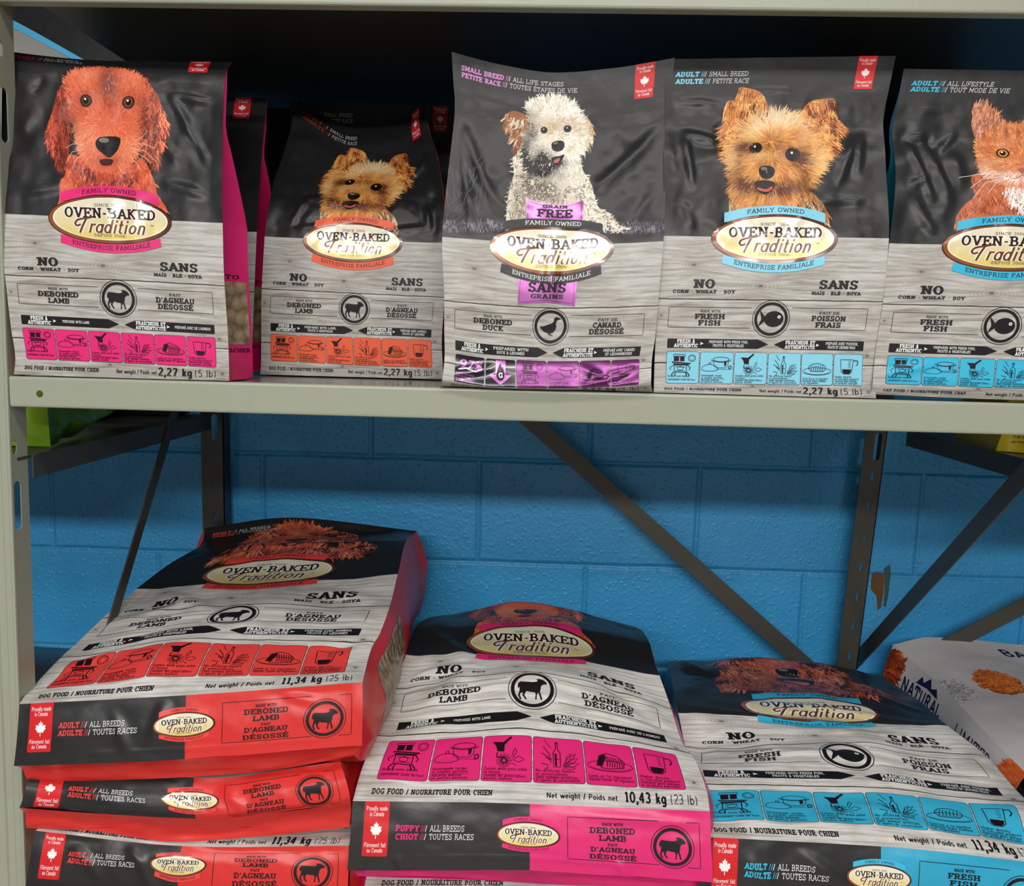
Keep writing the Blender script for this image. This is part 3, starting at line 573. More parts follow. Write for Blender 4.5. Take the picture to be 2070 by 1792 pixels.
def whitedog(xf, k):
    f = Fur(); w1, w2, w3, br, dk, gy = C(234, 226, 208), C(214, 202, 178), C(246, 242, 232), C(150, 92, 50), C(40, 30, 28), C(150, 140, 128)
    # meadow along the foot of the picture, with dry stalks
    gr = np.array([(130,1420),(1850,1420),(1850,1510),(130,1500)], float); f.fur(gr, 1500, -88, 40, 7, [C(72, 66, 76), C(104, 98, 108), C(48, 44, 52), C(130, 124, 132)], .3, .05, .4, xf)
    stalk = np.array([(140,1000),(420,1000),(480,1420),(135,1420)], float); f.fur(stalk, 60, -80, 170, 3, [C(120, 114, 120), C(92, 88, 94)], .28, .04, .4, xf)
    body = smoothpoly([(720,870),(700,1020),(660,1150),(640,1300),(630,1460),(700,1640),(1250,1640),(1300,1490),(1480,1480),(1590,1450),(1500,1430),(1420,1340),(1340,1290),(1310,1200),(1290,1100),(1230,1000),(1180,900),(1040,1030)])
    el = smoothpoly([(620,600),(700,550),(780,570),(850,600),(840,680),(800,760),(760,850),(720,840),(690,760),(650,680)], 3)
    er = smoothpoly([(1220,590),(1270,620),(1310,700),(1300,760),(1260,810),(1230,840),(1215,740)], 3)
    hd = smoothpoly([(835,500),(920,460),(1040,460),(1150,490),(1210,560),(1232,680),(1230,800),(1190,900),(1130,980),(1050,1040),(960,1060),(860,1030),(800,950),(780,850),(800,740),(830,640),(832,560)])
    def sb(P, c):
        G = lambda x, y, a, b: np.exp(-((P[:, 0]-x)/a)**2-((P[:, 1]-y)/b)**2)
        d = 1.*G(860, 1060, 120, 110)+.75*G(950, 1180, 150, 120)+.75*G(740, 1300, 80, 170)+.45*G(1000, 1400, 200, 60)
        return c*(1-np.clip(d, 0, .95)[:, None])+C(92, 76, 66)*np.clip(d, 0, .95)[:, None]
    f.pp(body, w2, .34, xf); f.fur(body, 3400, 90, 34, 9, [w1, w2, w3, w1, gy], .37, .09, 1.1, xf, sb)
    f.pp(el, br, .47, xf); f.fur(el, 300, 110, 60, 10, [br, C(116, 66, 36), C(190, 130, 80), w2], .48, .05, .4, xf); f.pp(er, C(196, 160, 120), .47, xf); f.fur(er, 150, 95, 60, 10, [w2, C(196, 160, 120), w1], .48, .05, .4, xf)
    f.pp(hd, w1, .54, xf)
    def sh(P, c):
        G = lambda x, y, a, b: np.exp(-((P[:, 0]-x)/a)**2-((P[:, 1]-y)/b)**2)
        d = 1.3*G(920, 965, 130, 85)+.75*G(860, 720, 50, 70)+1.*G(800, 850, 45, 130)+.35*G(860, 600, 50, 80)+.8*G(930, 870, 60, 50)+.6*G(1060, 930, 60, 40)
        t = .6*G(1120, 680, 110, 50)+.5*G(940, 660, 90, 40)+.4*G(1000, 720, 60, 60)
        d = np.clip(d, 0, 1)[:, None]; t = np.clip(t, 0, 1)[:, None]; return ((c*(1-t)+C(190, 146, 92)*t)*(1-d)+dk*d)
    f.fur(hd, 3400, (1035, 740), 46, 8, [w1, w3, w3, w2], .56, .2, .55, xf, sh)
    eye(f, xf, 935, 690, 20, C(50, 32, 22)); eye(f, xf, 1115, 690, 22, C(50, 32, 22))
    f.pp(smoothpoly([(990,900),(1050,890),(1090,880),(1060,930),(1010,950)]), C(30, 16, 16), .86, xf, 3); f.pp(smoothpoly([(1010,920),(1055,905),(1045,935),(1015,940)]), C(190, 96, 100), .9, xf, 3)
    nose(f, xf, [(990,800),(1010,778),(1070,778),(1090,800),(1080,840),(1040,858),(1000,842)]); return f

def kitten(xf, k):
    f = Fur(); o1, o2, o3, dk, lt, wh = C(214, 124, 72), C(190, 96, 54), C(232, 154, 98), C(120, 56, 36), C(244, 200, 150), C(240, 234, 226)
    body = smoothpoly([(1030,1150),(965,1300),(975,1400),(900,1470),(840,1550),(800,1660),(900,1760),(1950,1760),(2030,1680),(1980,1500),(1900,1450),(1850,1150)])
    el = smoothpoly([(985,560),(1020,512),(1080,493),(1140,520),(1200,590),(1275,700),(1100,800),(1040,860),(1000,800),(975,700)]); er = np.stack([2870-el[:, 0], el[:, 1]], 1)
    hd = smoothpoly([(1010,870),(1090,780),(1270,690),(1430,680),(1600,690),(1780,780),(1860,870),(1870,1000),(1850,1100),(1760,1200),(1600,1270),(1430,1295),(1290,1290),(1150,1225),(1040,1140),(1005,1000)])
    f.pp(body, o2, .32, xf); f.fur(body, 900, 75, 60, 12, [o1, o2, dk, C(150, 78, 48)], .36, .08, .4, xf)
    f.fur(smoothpoly([(1270,1290),(1600,1290),(1560,1520),(1430,1560),(1310,1470)]), 260, 90, 60, 14, [wh, C(222, 212, 204)], .46, .04, .35, xf)
    for e in (el, er): f.pp(e, C(176, 104, 80), .46, xf); f.fur(e, 260, -75, 60, 9, [C(200, 130, 100), o3, C(150, 90, 80), C(220, 160, 130)], .48, .05, .3, xf)
    f.pp(hd, o1, .54, xf)
    def sh(P, c):
        X = np.abs(P[:, 0]-1435)+1435; G = lambda x, y, a, b: np.exp(-((X-x)/a)**2-((P[:, 1]-y)/b)**2)
        st = (np.sin(P[:, 0]/17.)*np.exp(-((P[:, 1]-770)/90)**2)).clip(0)*.8+(np.sin((P[:, 1]+X*.35)/22.)*G(1760, 1040, 90, 160)).clip(0)*.7+.6*G(1480, 1030, 60, 100)*0
        l = .95*G(1530, 1190, 130, 60)+.7*G(1770, 1130, 70, 90)+.5*G(1640, 1040, 70, 24)+.45*G(1610, 880, 50, 22); d = np.clip(st, 0, 1)[:, None]; l = np.clip(l, 0, 1)[:, None]
        return (c*(1-d)+dk*d)*(1-l)+np.where(P[:, 1:2] > 1130, wh, lt)*l
    f.fur(hd, 4600, lambda P: np.arctan2(P[:, 1]-1080, (P[:, 0]-1435)*.9), 34, 6, [o1, o2, o3], .56, .2, .16, xf, sh)
    for x in (1260, 1610): eye(f, xf, x, 955, 48, C(196, 130, 60), ry=38)
    f.pp(smoothpoly([(1390,1110),(1480,1110),(1450,1150),(1435,1165),(1415,1150)]), C(160, 84, 74), .86, xf, 3); f.line(xf(np.array([(1340,1210),(1390,1205),(1435,1170),(1480,1205),(1530,1210)], float)), 1.2*k, C(70, 30, 26), .9)
    whisk(f, xf, [[(1250,1170),(1000,1170),(820,1215)],[(1260,1190),(1050,1220),(940,1310)],[(1270,1200),(1080,1260),(960,1420)],[(1280,1210),(1180,1260),(1100,1370)]], C(244, 232, 214), .9*k); return f

def setter(xf, k):
    """long-eared red-brown dog for the big sacks, in art coordinates"""
    f = Fur(); r1, r2, r3, dk, lt = C(186, 84, 58), C(150, 58, 40), C(214, 112, 80), C(54, 22, 18), C(232, 158, 122)
    ch = smoothpoly([(110,270),(150,240),(290,240),(360,270),(380,310),(110,310)])
    el = smoothpoly([(120,60),(160,40),(180,90),(178,160),(176,220),(170,270),(140,290),(104,296),(84,280),(100,220),(104,130)]); er = smoothpoly([(290,50),(330,60),(350,130),(364,210),(400,270),(380,296),(330,298),(290,280),(272,220),(268,120)])
    hd = smoothpoly([(160,50),(200,22),(250,22),(292,50),(300,120),(290,180),(268,240),(232,268),(200,262),(174,230),(158,170),(152,100)])
    f.pp(ch, r2, .34, xf); f.fur(ch, 500, 85, 26, 4.5, [r1, r2, dk, r3], .37, .05, .3, xf)
    f.pp(hd, r1, .44, xf)
    def sh(P, c):
        G = lambda x, y, a, b: np.exp(-((P[:, 0]-x)/a)**2-((P[:, 1]-y)/b)**2); d = .9*G(195, 105, 14, 14)+.9*G(262, 105, 14, 14)+.8*G(226, 215, 30, 14)+.5*G(228, 60, 20, 40); l = .6*G(226, 130, 16, 50)+.4*G(180, 170, 16, 30); d = np.clip(d, 0, 1)[:, None]; l = np.clip(l, 0, 1)[:, None]; return (c*(1-d)+dk*d)*(1-l)+lt*l
    f.fur(hd, 900, (228, 150), 16, 3.4, [r1, r2, r3], .46, .1, .25, xf, sh)
    for e in (el, er): f.pp(e, dk, .58, xf); f.fur(e, 1100, lambda P: np.radians(92)+.4*np.sin(P[:, 1]/13.+P[:, 0]/11.), 34, 3.2, [dk, r2, r1, r3, lt, r3, r1], .6, .08, .06, xf)
    eye(f, xf, 196, 106, 7, C(90, 50, 28)); eye(f, xf, 262, 106, 7, C(90, 50, 28)); nose(f, xf, [(208,176),(220,168),(244,168),(256,178),(250,194),(232,202),(214,194)])
    f.pp(smoothpoly([(196,214),(232,206),(268,212),(256,236),(232,246),(208,238)]), C(36, 14, 14), .86, xf, 3); f.pp(smoothpoly([(208,226),(240,220),(256,226),(240,242),(216,238)]), C(214, 112, 116), .9, xf, 3); return f

# ------------------------------------------------------------------ the store: wall, floor
def wall_mat():
    M = NM('blue_painted_block_wall'); o = M.obj(); sp = M.n('ShaderNodeSeparateXYZ', i_0=o)
    cx = M.n('ShaderNodeCombineXYZ'); wv = M.math('MULTIPLY', M.math('SUBTRACT', M.noise(o, 9, 3), .5), .006)
    M.put(cx.inputs[0], M.math('ADD', M.math('ADD', sp.outputs[0], 4.25-.2975), wv)); M.put(cx.inputs[1], M.math('ADD', M.math('ADD', sp.outputs[2], .380+4.06), wv))
    b = M.n('ShaderNodeTexBrick'); M.put(b.inputs['Vector'], cx.outputs[0])
    for k, v in (('Scale', 1.), ('Mortar Size', .0075), ('Mortar Smooth', 1.), ('Brick Width', .425), ('Row Height', .203)): b.inputs[k].default_value = v
    b.offset = .5; n1 = M.noise(o, 120, 4, .6); n2 = M.noise(o, 22, 3); v = M.n('ShaderNodeTexVoronoi'); M.put(v.inputs['Vector'], o); v.inputs['Scale'].default_value = 85.
    col = M.mix(M.math('MULTIPLY', n2, .7), tuple(C(60, 162, 220)), tuple(C(48, 144, 204))); M.set(Base_Color=col, Roughness=.38)
    h = M.math('ADD', M.math('MULTIPLY', b.outputs['Fac'], -.55), M.math('ADD', M.math('MULTIPLY', n1, .28), M.math('MULTIPLY', M.smooth(v.outputs['Distance'], .0, .35), -.16)))
    M.bump(h, 1., .006); return M.m
WY = .66
w = mesh('wall_back', [(-2.2, WY, -1.25), (3.4, WY, -1.25), (3.4, WY, 1.3), (-2.2, WY, 1.3), (-2.2, WY+.2, -1.25), (3.4, WY+.2, -1.25), (3.4, WY+.2, 1.3), (-2.2, WY+.2, 1.3)], [(0, 1, 2, 3), (4, 7, 6, 5), (3, 2, 6, 7), (0, 4, 5, 1), (0, 3, 7, 4), (1, 5, 6, 2)], wall_mat(), smooth=False); tag(w, kind='structure')
fl = mesh('floor', [(-2.2, -8, -1.25), (3.4, -8, -1.25), (3.4, WY+.2, -1.25), (-2.2, WY+.2, -1.25), (-2.2, -8, -1.3), (3.4, -8, -1.3), (3.4, WY+.2, -1.3), (-2.2, WY+.2, -1.3)], [(0, 1, 2, 3), (4, 7, 6, 5), (0, 4, 5, 1), (2, 6, 7, 3), (1, 5, 6, 2), (3, 7, 4, 0)], plain('vinyl_floor', C(150, 145, 138), .35), smooth=False); tag(fl, kind='structure')
def chip(poly, col, rough, nm, dy=.0012):
    P = np.array([at(x, y, WY) for x, y in poly]); V, F = fill(P[:, [0, 2]], h=0); n = len(V)
    V3 = [(a, WY-dy, b) for a, b in V]+[(a, WY+.001, b) for a, b in V]; m = len(poly)
    o = mesh(nm, V3, [tuple(reversed(f)) for f in F]+[(i, (i+1) % m, n+(i+1) % m, n+i) for i in range(m)], plain(nm, col, rough, bump=.0006, scale=120, var=.5), w, smooth=False); return o
chip([(1762, 1161), (1772, 1157), (1786, 1160), (1788, 1175), (1785, 1200), (1781, 1228), (1774, 1234), (1772, 1205), (1760, 1192)], C(112, 74, 26), .6, 'bare_paint_patch')
chip([(1787, 1150), (1799, 1142), (1800, 1165), (1795, 1205), (1790, 1228), (1786, 1225), (1789, 1180)], C(52, 92, 88), .6, 'rust_stain')

# ------------------------------------------------------------------ steel shelving
PAINT = plain('sage_grey_enamel', C(158, 162, 144), .33, bump=.0002, scale=160, var=.08)
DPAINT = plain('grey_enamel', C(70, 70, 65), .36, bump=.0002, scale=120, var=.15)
DECKM = plain('shelf_deck_enamel', C(120, 122, 112), .16, bump=.00015, scale=60, var=.15)
def solid(o, t): m = o.modifiers.new('thickness', 'SOLIDIFY'); m.thickness = t; m.offset = -1; return o
def extr(prof, ends, name, mat, parent, org, t=.0016, face=None):
    """profile points (a, b) carried along a straight member by ends(point, k)"""
    n = len(prof); V = [ends(p, 0) for p in prof]+[ends(p, 1) for p in prof]
    return solid(mesh(name, V, [(i, i+1, n+i+1, n+i) for i in range(n-1)], mat, parent, smooth=False, org=org), t)
rack = root('shelving_unit', 'sage grey steel shelving unit holding all the upright pouches and flat sacks', 'shelving', (0, 0, -1.25)); RO = np.array([0, 0, -1.25])
ZT_ = .419
def flatholes(x_of, y_of, w0, w1, z0, z1, holes, name, par, mat, org, plane='yz', t=.0016):
    V, F = fill([(w0, z0), (w1, z0), (w1, z1), (w0, z1)], holes, h=0)
    V3 = [(x_of(b), a, b) for a, b in V] if plane == 'yz' else [(x_of(b)+a, y_of, b) for a, b in V]
    return solid(mesh(name, V3, F, mat, par, smooth=False, org=org), t)
def post(xr, xl_off, y0, depth, name_mat, holes_web, holes_face, zb=-1.25, zt=.75):
    """angle post: ribbed face looking at the aisle and a slotted web along the side frame"""
    p = bpy.data.objects.new('post', None); COL.objects.link(p); p.parent = rack; p.empty_display_size = .01
    if holes_face: flatholes(xr, y0, xl_off, 0, zb, zt, holes_face, 'face_plate', p, name_mat, RO, 'xz')
    else:
        wd_ = -xl_off; prof = [(xl_off, .026), (xl_off, 0), (xl_off+.3*wd_, 0), (xl_off+.36*wd_, .0022), (xl_off+.6*wd_, .0022), (xl_off+.66*wd_, 0), (-.0045, 0), (-.003, -.0012), (0, -.0012), (.0005, .001)]
        extr(prof, lambda q, k: (xr((zb, zt)[k])+q[0], y0+q[1], (zb, zt)[k]), 'face_plate', name_mat, p, RO)
    flatholes(lambda z: xr(z), 0, y0, y0+depth, zb, zt, holes_web, 'web_plate', p, name_mat, RO, 'yz'); return p
slots = []
for zs in (0., ZT_+.037, -.662): slots += [rrect(.004, zs-.188, .0185, zs-.127, .0068, 5), rrect(.003, zs-.094, .013, zs-.077, .0046, 4)]
FLX = lambda z: -.001+.0105*z
post(FLX, -.034, 0., .034, PAINT, slots, None)
dash = [rrect(.022, zz-.017, .0265, zz, .002, 3) for zz in np.arange(-.17, -1.2, -.058)]+[rrect(.020, -.150, .033, -.098, .0062, 5)]
RLX = lambda z: .026
post(RLX, -.043, .61, .035, plain('shaded_post_enamel', C(48, 47, 45), .36), [], [d-np.array([.043, 0]) for d in dash])  # both rear posts: shade at the back painted into a darker enamel
RRX = lambda z: 1.266+.05*(z+.09)
post(RRX, -.039, .61, .035, plain('shaded_post_enamel', C(66, 65, 58), .36), [], [d-np.array([.041, 0]) for d in dash])
post(lambda z: 1.306, -.034, 0., .034, PAINT, slots, None)
X0, X1 = .0005, 1.272
UPD = plain('shaded_deck_enamel', C(52, 52, 49), .4)  # upper decks: shade of the unlit undersides put into the colour
def beam(zt, hh, x0=X0, x1=X1, y=0., hole=True, mat=PAINT, parent=rack, org=RO):
    hx = at(80, 796, 0)[0]; hol = [ell(hx, zt-.55*hh, .0042, .0042, n=16)] if hole else []
    V, F = fill([(x0, zt-hh+.003), (x1, zt-hh+.003), (x1, zt-.003), (x0, zt-.003)], hol, h=0); V3 = [(a, y, b) for a, b in V]; F = list(F)
    def strip(pr):
        b = len(V3); n = len(pr); V3.extend([(x0, y+p, q) for p, q in pr]+[(x1, y+p, q) for p, q in pr]); F.extend([(b+i, b+i+1, b+n+i+1, b+n+i) for i in range(n-1)])
    strip([(0, zt-.003), (.0004, zt-.0012), (.0016, zt), (.014, zt)]); strip([(.016, zt-hh+.004), (.016, zt-hh), (.002, zt-hh), (.0005, zt-hh+.001), (0, zt-hh+.003)])
    o = mesh('shelf_beam', V3, F, mat, parent, smooth=False, org=org); return o
def deck(zt, x0=X0, x1=X1, y0=.010, y1=.632, mat=DECKM, parent=rack, org=RO, t=.006):
    V, F = box_vf((x0, y0, zt-t), (x1, y1, zt-.0008)); return mesh('shelf_deck', V, F, mat, parent, smooth=False, org=org)
ZT = .419; ZL = -.662
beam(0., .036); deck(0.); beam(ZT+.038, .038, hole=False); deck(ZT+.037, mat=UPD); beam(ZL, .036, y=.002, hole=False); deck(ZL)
def bar(p, q, width, side, name, mat, parent, org, t=.0025):
    p, q = np.array(p), np.array(q); d = q-p; d /= np.linalg.norm(d); s = np.array(side, float); s -= d*(s@d); s /= np.linalg.norm(s); n = np.cross(d, s)
    V = [e+s*a*width/2+n*b*t/2 for e in (p, q) for a, b in ((-1, -1), (1, -1), (1, 1), (-1, 1))]
    return mesh(name, V, [(0, 1, 2, 3), (4, 7, 6, 5), (0, 4, 5, 1), (1, 5, 6, 2), (2, 6, 7, 3), (3, 7, 4, 0)], mat, parent, smooth=False, org=org)
BRM = plain('brace_enamel', C(70, 68, 60), .4)
bar(at(880, 680, .606)+np.array([0, 0, 0]), at(1690, 1400, .606), .030, (0, 0, 1), 'brace', BRM, rack, RO)
def sideplane(px, py, xp):           # point of the side frame (x = xp) seen at that place
    d = fw + RT*(px-1035.)/FPX - UP*(py-896.)/FPX; return CAMP+d*(xp-CAMP[0])/d[0]
a, b = sideplane(352, 838, .004), sideplane(233, 1235, .004); dd = b-a; bar(a-dd*.08, b+dd*.55, .022, (0, 1, .3), 'brace', BRM, rack, RO)
a, b = sideplane(2090, 938, 1.262), sideplane(1728, 1340, 1.262); bar(a-(b-a)*.35, b+(b-a)*.1, .030, (0, 0, 1), 'brace', BRM, rack, RO)
# neighbouring bays: only their side rails and decks show
lu = root('shelving_unit', 'steel shelf bay beyond the left post, its deck lower and holding green packs', 'shelving', (-.6, 0, -1.25)); LO = np.array([-.6, 0, -1.25])
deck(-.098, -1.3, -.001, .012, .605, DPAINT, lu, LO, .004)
V, F = box_vf((.0015, .036, -.127), (.0035, .608, -.098)); mesh('side_rail', V, F, DPAINT, lu, smooth=False, org=LO)
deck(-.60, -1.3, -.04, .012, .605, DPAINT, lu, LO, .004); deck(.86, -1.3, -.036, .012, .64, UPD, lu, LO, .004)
ru = root('shelving_unit', 'steel shelf bay beyond the right frame, its deck lower and holding a yellow pack', 'shelving', (1.9, 0, -1.25)); RU = np.array([1.9, 0, -1.25])
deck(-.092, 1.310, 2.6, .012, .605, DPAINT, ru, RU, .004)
V, F = box_vf((1.300, .036, -.120), (1.303, .608, -.090)); mesh('side_rail', V, F, DPAINT, ru, smooth=False, org=RU)
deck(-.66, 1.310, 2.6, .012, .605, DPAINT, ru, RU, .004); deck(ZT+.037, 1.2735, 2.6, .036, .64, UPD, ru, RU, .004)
a, b = sideplane(1925, 1296, 1.42), sideplane(2090, 1205, 1.42); bar(at(1870, 1328, .60), at(2110, 1205, .60), .030, (0, 0, 1), 'brace', BRM, ru, RU)

# ------------------------------------------------------------------ pouches standing on the middle shelf
def xf_lin(fn, rows=None): return fn
def common_art(sh, par, org, acc, emb, words, arrow, ty0, ty1, ytext, arrows_y=(571, 590), tiles=True, weight='2,27 kg', lb='(5 lb)', food='DOG FOOD / NOURRITURE POUR CHIEN', nosans=True, fish=False, ky=1., wtx=(302, 373), lbx=(378, 423)):
    p = Print(); K = dict(w=.25, wh=.17, ser=.1)
    if nosans:
        p.text('NO', 70, 110, 468, 17, BLACK, .55, .30, .17, .12); p.text('CORN · WHEAT · SOY', 28, 152, 478.5, 6.2, BLACK, .55, .26, .2, .14)
        p.text('SANS', 320, 396, 467, 17, BLACK, .55, .28, .17, .1); p.text('MAÏS · BLÉ · SOYA', 306, 404, 479, 6.2, BLACK, .55, .26, .2, .14)
    (a, b, c), (d, e, f_) = words
    p.text(a, 86, 126, 517, 5, BLACK, .55, .17, .12, .08); W = 11.2
    p.text(b, 106-len(b)*5.9, 106+len(b)*5.9, 530.5, 10.2, BLACK, .55, **K); p.text(c, 106-len(c)*5.4, 106+len(c)*5.4, 543.5, 10.2, BLACK, .55, **K)
    p.text(d, 346-len(d)*2.9, 346+len(d)*2.9, 518, 5, BLACK, .55, .17, .12, .08)
    p.text(e, 346-len(e)*4.9, 346+len(e)*4.9, 531.5, 10.2, BLACK, .55, **K); p.text(f_, 346-len(f_)*5.1, 346+len(f_)*5.1, 544.5, 10.2, BLACK, .55, **K)
    for q in ([(188, 507), (23, 507), (23, 548), (188, 548)], [(269, 506), (423, 506), (423, 549), (269, 549)]): p.line(np.array(q, float), .9, BLACK, .28)
    p.text(food, 22, 177, ytext, 5.6 if weight == '2,27 kg' else 10., BLACK, .55, .24, .18, .13)
    big = weight != '2,27 kg'
    p.text('Net weight / Poids net', 214 if not big else 246, 299 if not big else 336, ytext+1, 6.4 if not big else 10, BLACK, .55, .19, .15, .0)
    p.text(weight, *wtx, ytext+2.5, 13.5 if not big else 20, BLACK, .55, .24, .18, .06); p.text(lb, *lbx, ytext+2.5, 13 if not big else 19, BLACK, .55, .11, .09, .0)
    p.build('printed_lettering', sh, INK, par, org)
    emblem(sh, par, org, 229, 529, 38, emb, ky)
    y0, y1 = arrows_y; ym = (y0+y1)/2
    for sd in (0, 1):
        if sd == 0: q = [(24, y0), (206, y0), (213, y0+3), (228, ym), (213, y1-3), (206, y1), (24, y1)]
        else: q = [(423, y0), (262, y0), (254, y0+3), (239, ym), (254, y1-3), (262, y1), (423, y1)]
        ar = Print(); ar.poly(q, BLACK, .32, h=5); o = ar.build('slogan_arrow', sh, INK, par, org); tx = Print(); x = (90, 325)[sd]
        if sd == 0: tx.text('FRESH &', 44, 79, ym-1., 7.4, WHITE, .5, .28, .18, .1); tx.text('AUTHENTIC', 38, 86, ym+8, 7.4, WHITE, .5, .28, .18, .1)
        else: tx.text('FRAÎCHEUR ET', 263, 323, ym-1., 7.2, WHITE, .5, .28, .18, .1); tx.text('AUTHENTICITÉ', 262, 323, ym+8, 7.2, WHITE, .5, .28, .18, .1)
        tx.poly([(x, ym-3.2), (x+7, ym), (x, ym+3.2), (x+1.5, ym)], WHITE, .5, h=0)
        if len(arrow) == 2: tx.text(arrow[sd], *((110, 166), (342, 415))[sd], ym+2.5, 5.4, WHITE, .5, .17, .12, .06)
        else: tx.text(arrow[2*sd], *((108, 186), (345, 411))[sd], ym-1., 5.4, WHITE, .5, .17, .12, .06); tx.text(arrow[2*sd+1], *((116, 178), (350, 406))[sd], ym+6.5, 5.4, WHITE, .5, .17, .12, .06)
        tx.build('slogan_lettering', sh, INK, o, org)
    if tiles:
        for i, (a, b) in enumerate(TX): tile(sh, par, org, i, a, ty0, b, ty1, acc, fish)
TX = [(24.5, 89.5), (92.5, 158.5), (161.5, 227), (230, 296), (298.5, 362), (365, 423)]
FISHW = (('MADE WITH', 'FRESH', 'FISH'), ('FAIT DE', 'POISSON', 'FRAIS')); LAMBW = (('MADE WITH', 'DEBONED', 'LAMB'), ('FAIT', "D'AGNEAU", 'DÉSOSSÉ')); DUCKW = (('MADE WITH', 'DEBONED', 'DUCK'), ('FAIT DE', 'CANARD', 'DÉSOSSÉ'))
FISHA = ('PREPARED WITH FRESH FISH,', 'FRUITS & VEGETABLES', 'PRÉPARÉ AVEC POISSON,', 'FRUITS ET LÉGUMES FRAIS'); LAMBA = ('PREPARED WITH LAMB,', 'FRUITS & VEGETABLES', 'PRÉPARÉ AVEC AGNEAU,', 'FRUITS ET LÉGUMES')
def heading(sh, par, org, acc, lines, y=(36.5, 51), h=9.5, x=20):
    t = Print()
    for (a, wa, b, wb), yy in zip(lines, y):
        t.text(a, x, x+wa, yy, h, acc, .3, .27, .19, .09, .14)
        for k in range(3): t.line([(x+wa+5+k*3.4, yy+.5), (x+wa+8+k*3.4, yy-h-.5)], .9, WHITE if k > 1 else acc, .3, step=0)
        t.text(b, x+wa+20, x+wa+20+wb, yy, h, WHITE, .3, .085, .085, .07, .14)
    t.build('breed_heading', sh, INK, par, org)
def pouch(label, cols, rows, seed, acc, gus, creases=(), thick=.075, nu=80, nv=116, black=None, front=WOOD5, group='upright pouches on the middle shelf', name='pet_food_pouch', rough=1., window=False, tstart=180., pleat=.022, pinch=110):
    ays = [r[0] for r in rows]; P = [[at(x, y, r[1]) for x, y in r[2]] for r in rows]
    for r in P:
        for q in r: q[2] = max(q[2], .0012)
    def wr(X, Y):
        m = np.clip((400-Y)/70, 0, 1)*np.clip((Y-62)/40, 0, 1); ex = np.clip(np.minimum(X, 450-X)/26, 0, 1)
        h = m*(.0038*vnoise(X/75, Y/95, seed)+.0022*vnoise(X/34, Y/42, seed+3)+.0009*vnoise(X/16, Y/17, seed+5)-.0042*np.abs(vnoise(X/52+.3*Y/60, Y/64, seed+8)))*rough+(1-m)*.0014*vnoise(X/110, Y/90, seed+7)+.0003*vnoise(X/22, Y/24, seed+9)
        for y0 in (92, 104): h += .0011*np.exp(-((Y-y0)/2.6)**2)*np.clip(np.minimum(X-12, 438-X)/6, 0, 1)
        for cr in creases: h += crease(X, Y, *cr)
        return h*ex
    s = Sheet(cols, ays, P, wr, nu, nv); lo = s.G[-1].mean(0); org = np.array([lo[0], lo[1]+thick/2, 0.])
    r = root(name, label, 'pet food bag', org, group); s.build('front_panel', front, r, org)
    ks = np.linspace(0, nv, 30).astype(int); T = thick*np.clip((s.ay[ks]-tstart)/170, 0, 1)**.8+.0015+.0065*np.clip((s.ay[ks]-50)/40, 0, 1)
    bk = s.G0[ks][:, ::8].copy(); bk[..., 1] += T[:, None]; n = bk.shape[1]
    mesh('back_panel', bk.reshape(-1, 3), [(j*n+i+1, j*n+i, (j+1)*n+i, (j+1)*n+i+1) for j in range(len(ks)-1) for i in range(n-1)], CHAR, r, org=org)
    gs = []
    for side, col in ((0, 0), (1, -1)):
        e = s.G[ks, col]; inw = 1 if side == 0 else -1; PP = []
        for j in range(len(ks)):
            f = T[j]/thick; row = []
            for t in (0, .3, .5, .7, 1.): q = e[j].copy(); q[1] += T[j]*t; q[0] += inw*pleat*f*math.sin(math.pi*t)**1.5*(1.2-.9*np.clip((s.ay[ks[j]]-560)/120, 0, 1))-inw*.010*math.sin(math.pi*t)*np.clip((s.ay[ks[j]]-620)/60, 0, 1)*0; row.append(q)
            PP.append(row)
        g = Sheet([0, 40, 68, 95, 135], s.ay[ks], PP, lambda X, Y: .0012*vnoise(X/30, Y/45, seed+11+side)*np.clip((Y-220)/60, 0, 1)*np.clip(np.minimum(X, 135-X)/15, 0, 1), 12, 60, face=(-inw, 0, 0)); g.build('side_gusset', gus, r, org); gs.append(g)
    a, b = s.G[-1, ::8], bk[-1]; mesh('bottom_panel', np.concatenate([a, b]), [(i, i+1, n+i+1, n+i) for i in range(n-1)], gus, r, org=org)
    if window:
        g = gs[1]; q = Print(); q.poly(rrect(4, 476, 131, 612, 3), WHITE, .2, h=9); q.build('kibble_window', g, KIB, r, org)
        t = Print(); t.text('NOTHING TO', 4, 120, 470, 9, BLACK, .3, .2, .15, .1); t.text('RIEN À CACHER', 6, 130, 630, 9, BLACK, .3, .2, .15, .1); t.build('gusset_lettering', g, INK, r, org)
    return s, r, org
def picture(fn, sh, par, org, name, xf, k):
    f = fn(xf, k); f.O = [.02+(np.asarray(o)-.3)*.5 for o in f.O]; o = f.build(name, sh, INK, par, org); return o
def notch_xf(sc, ox, oy, L, Wd, y0, tilt=0.):
    """photo crop coordinates of a picture -> art coordinates"""
    def g(V):
        x = V[:, 0]/sc+ox; y = V[:, 1]/sc+oy; l = L(y); return np.stack([(x-l)*450/Wd(y), y-y0-tilt*(x-l-225)], 1)
    return g
PINK, ORNG, LBLUE, BLUE, CORAL = C(226, 42, 118), C(236, 98, 64), C(134, 206, 230), C(58, 178, 214), C(232, 70, 66)
FP, FO, FB, FC = colfilm((222, 34, 112), 'pink_film'), colfilm((226, 84, 48), 'orange_film'), colfilm((44, 160, 196), 'blue_film'), colfilm((214, 44, 40), 'red_film')
FT, FG = colfilm((18, 92, 116), 'teal_film'), colfilm((182, 176, 168), 'grey_film')
TAGX = (378, 0, 415, 67)
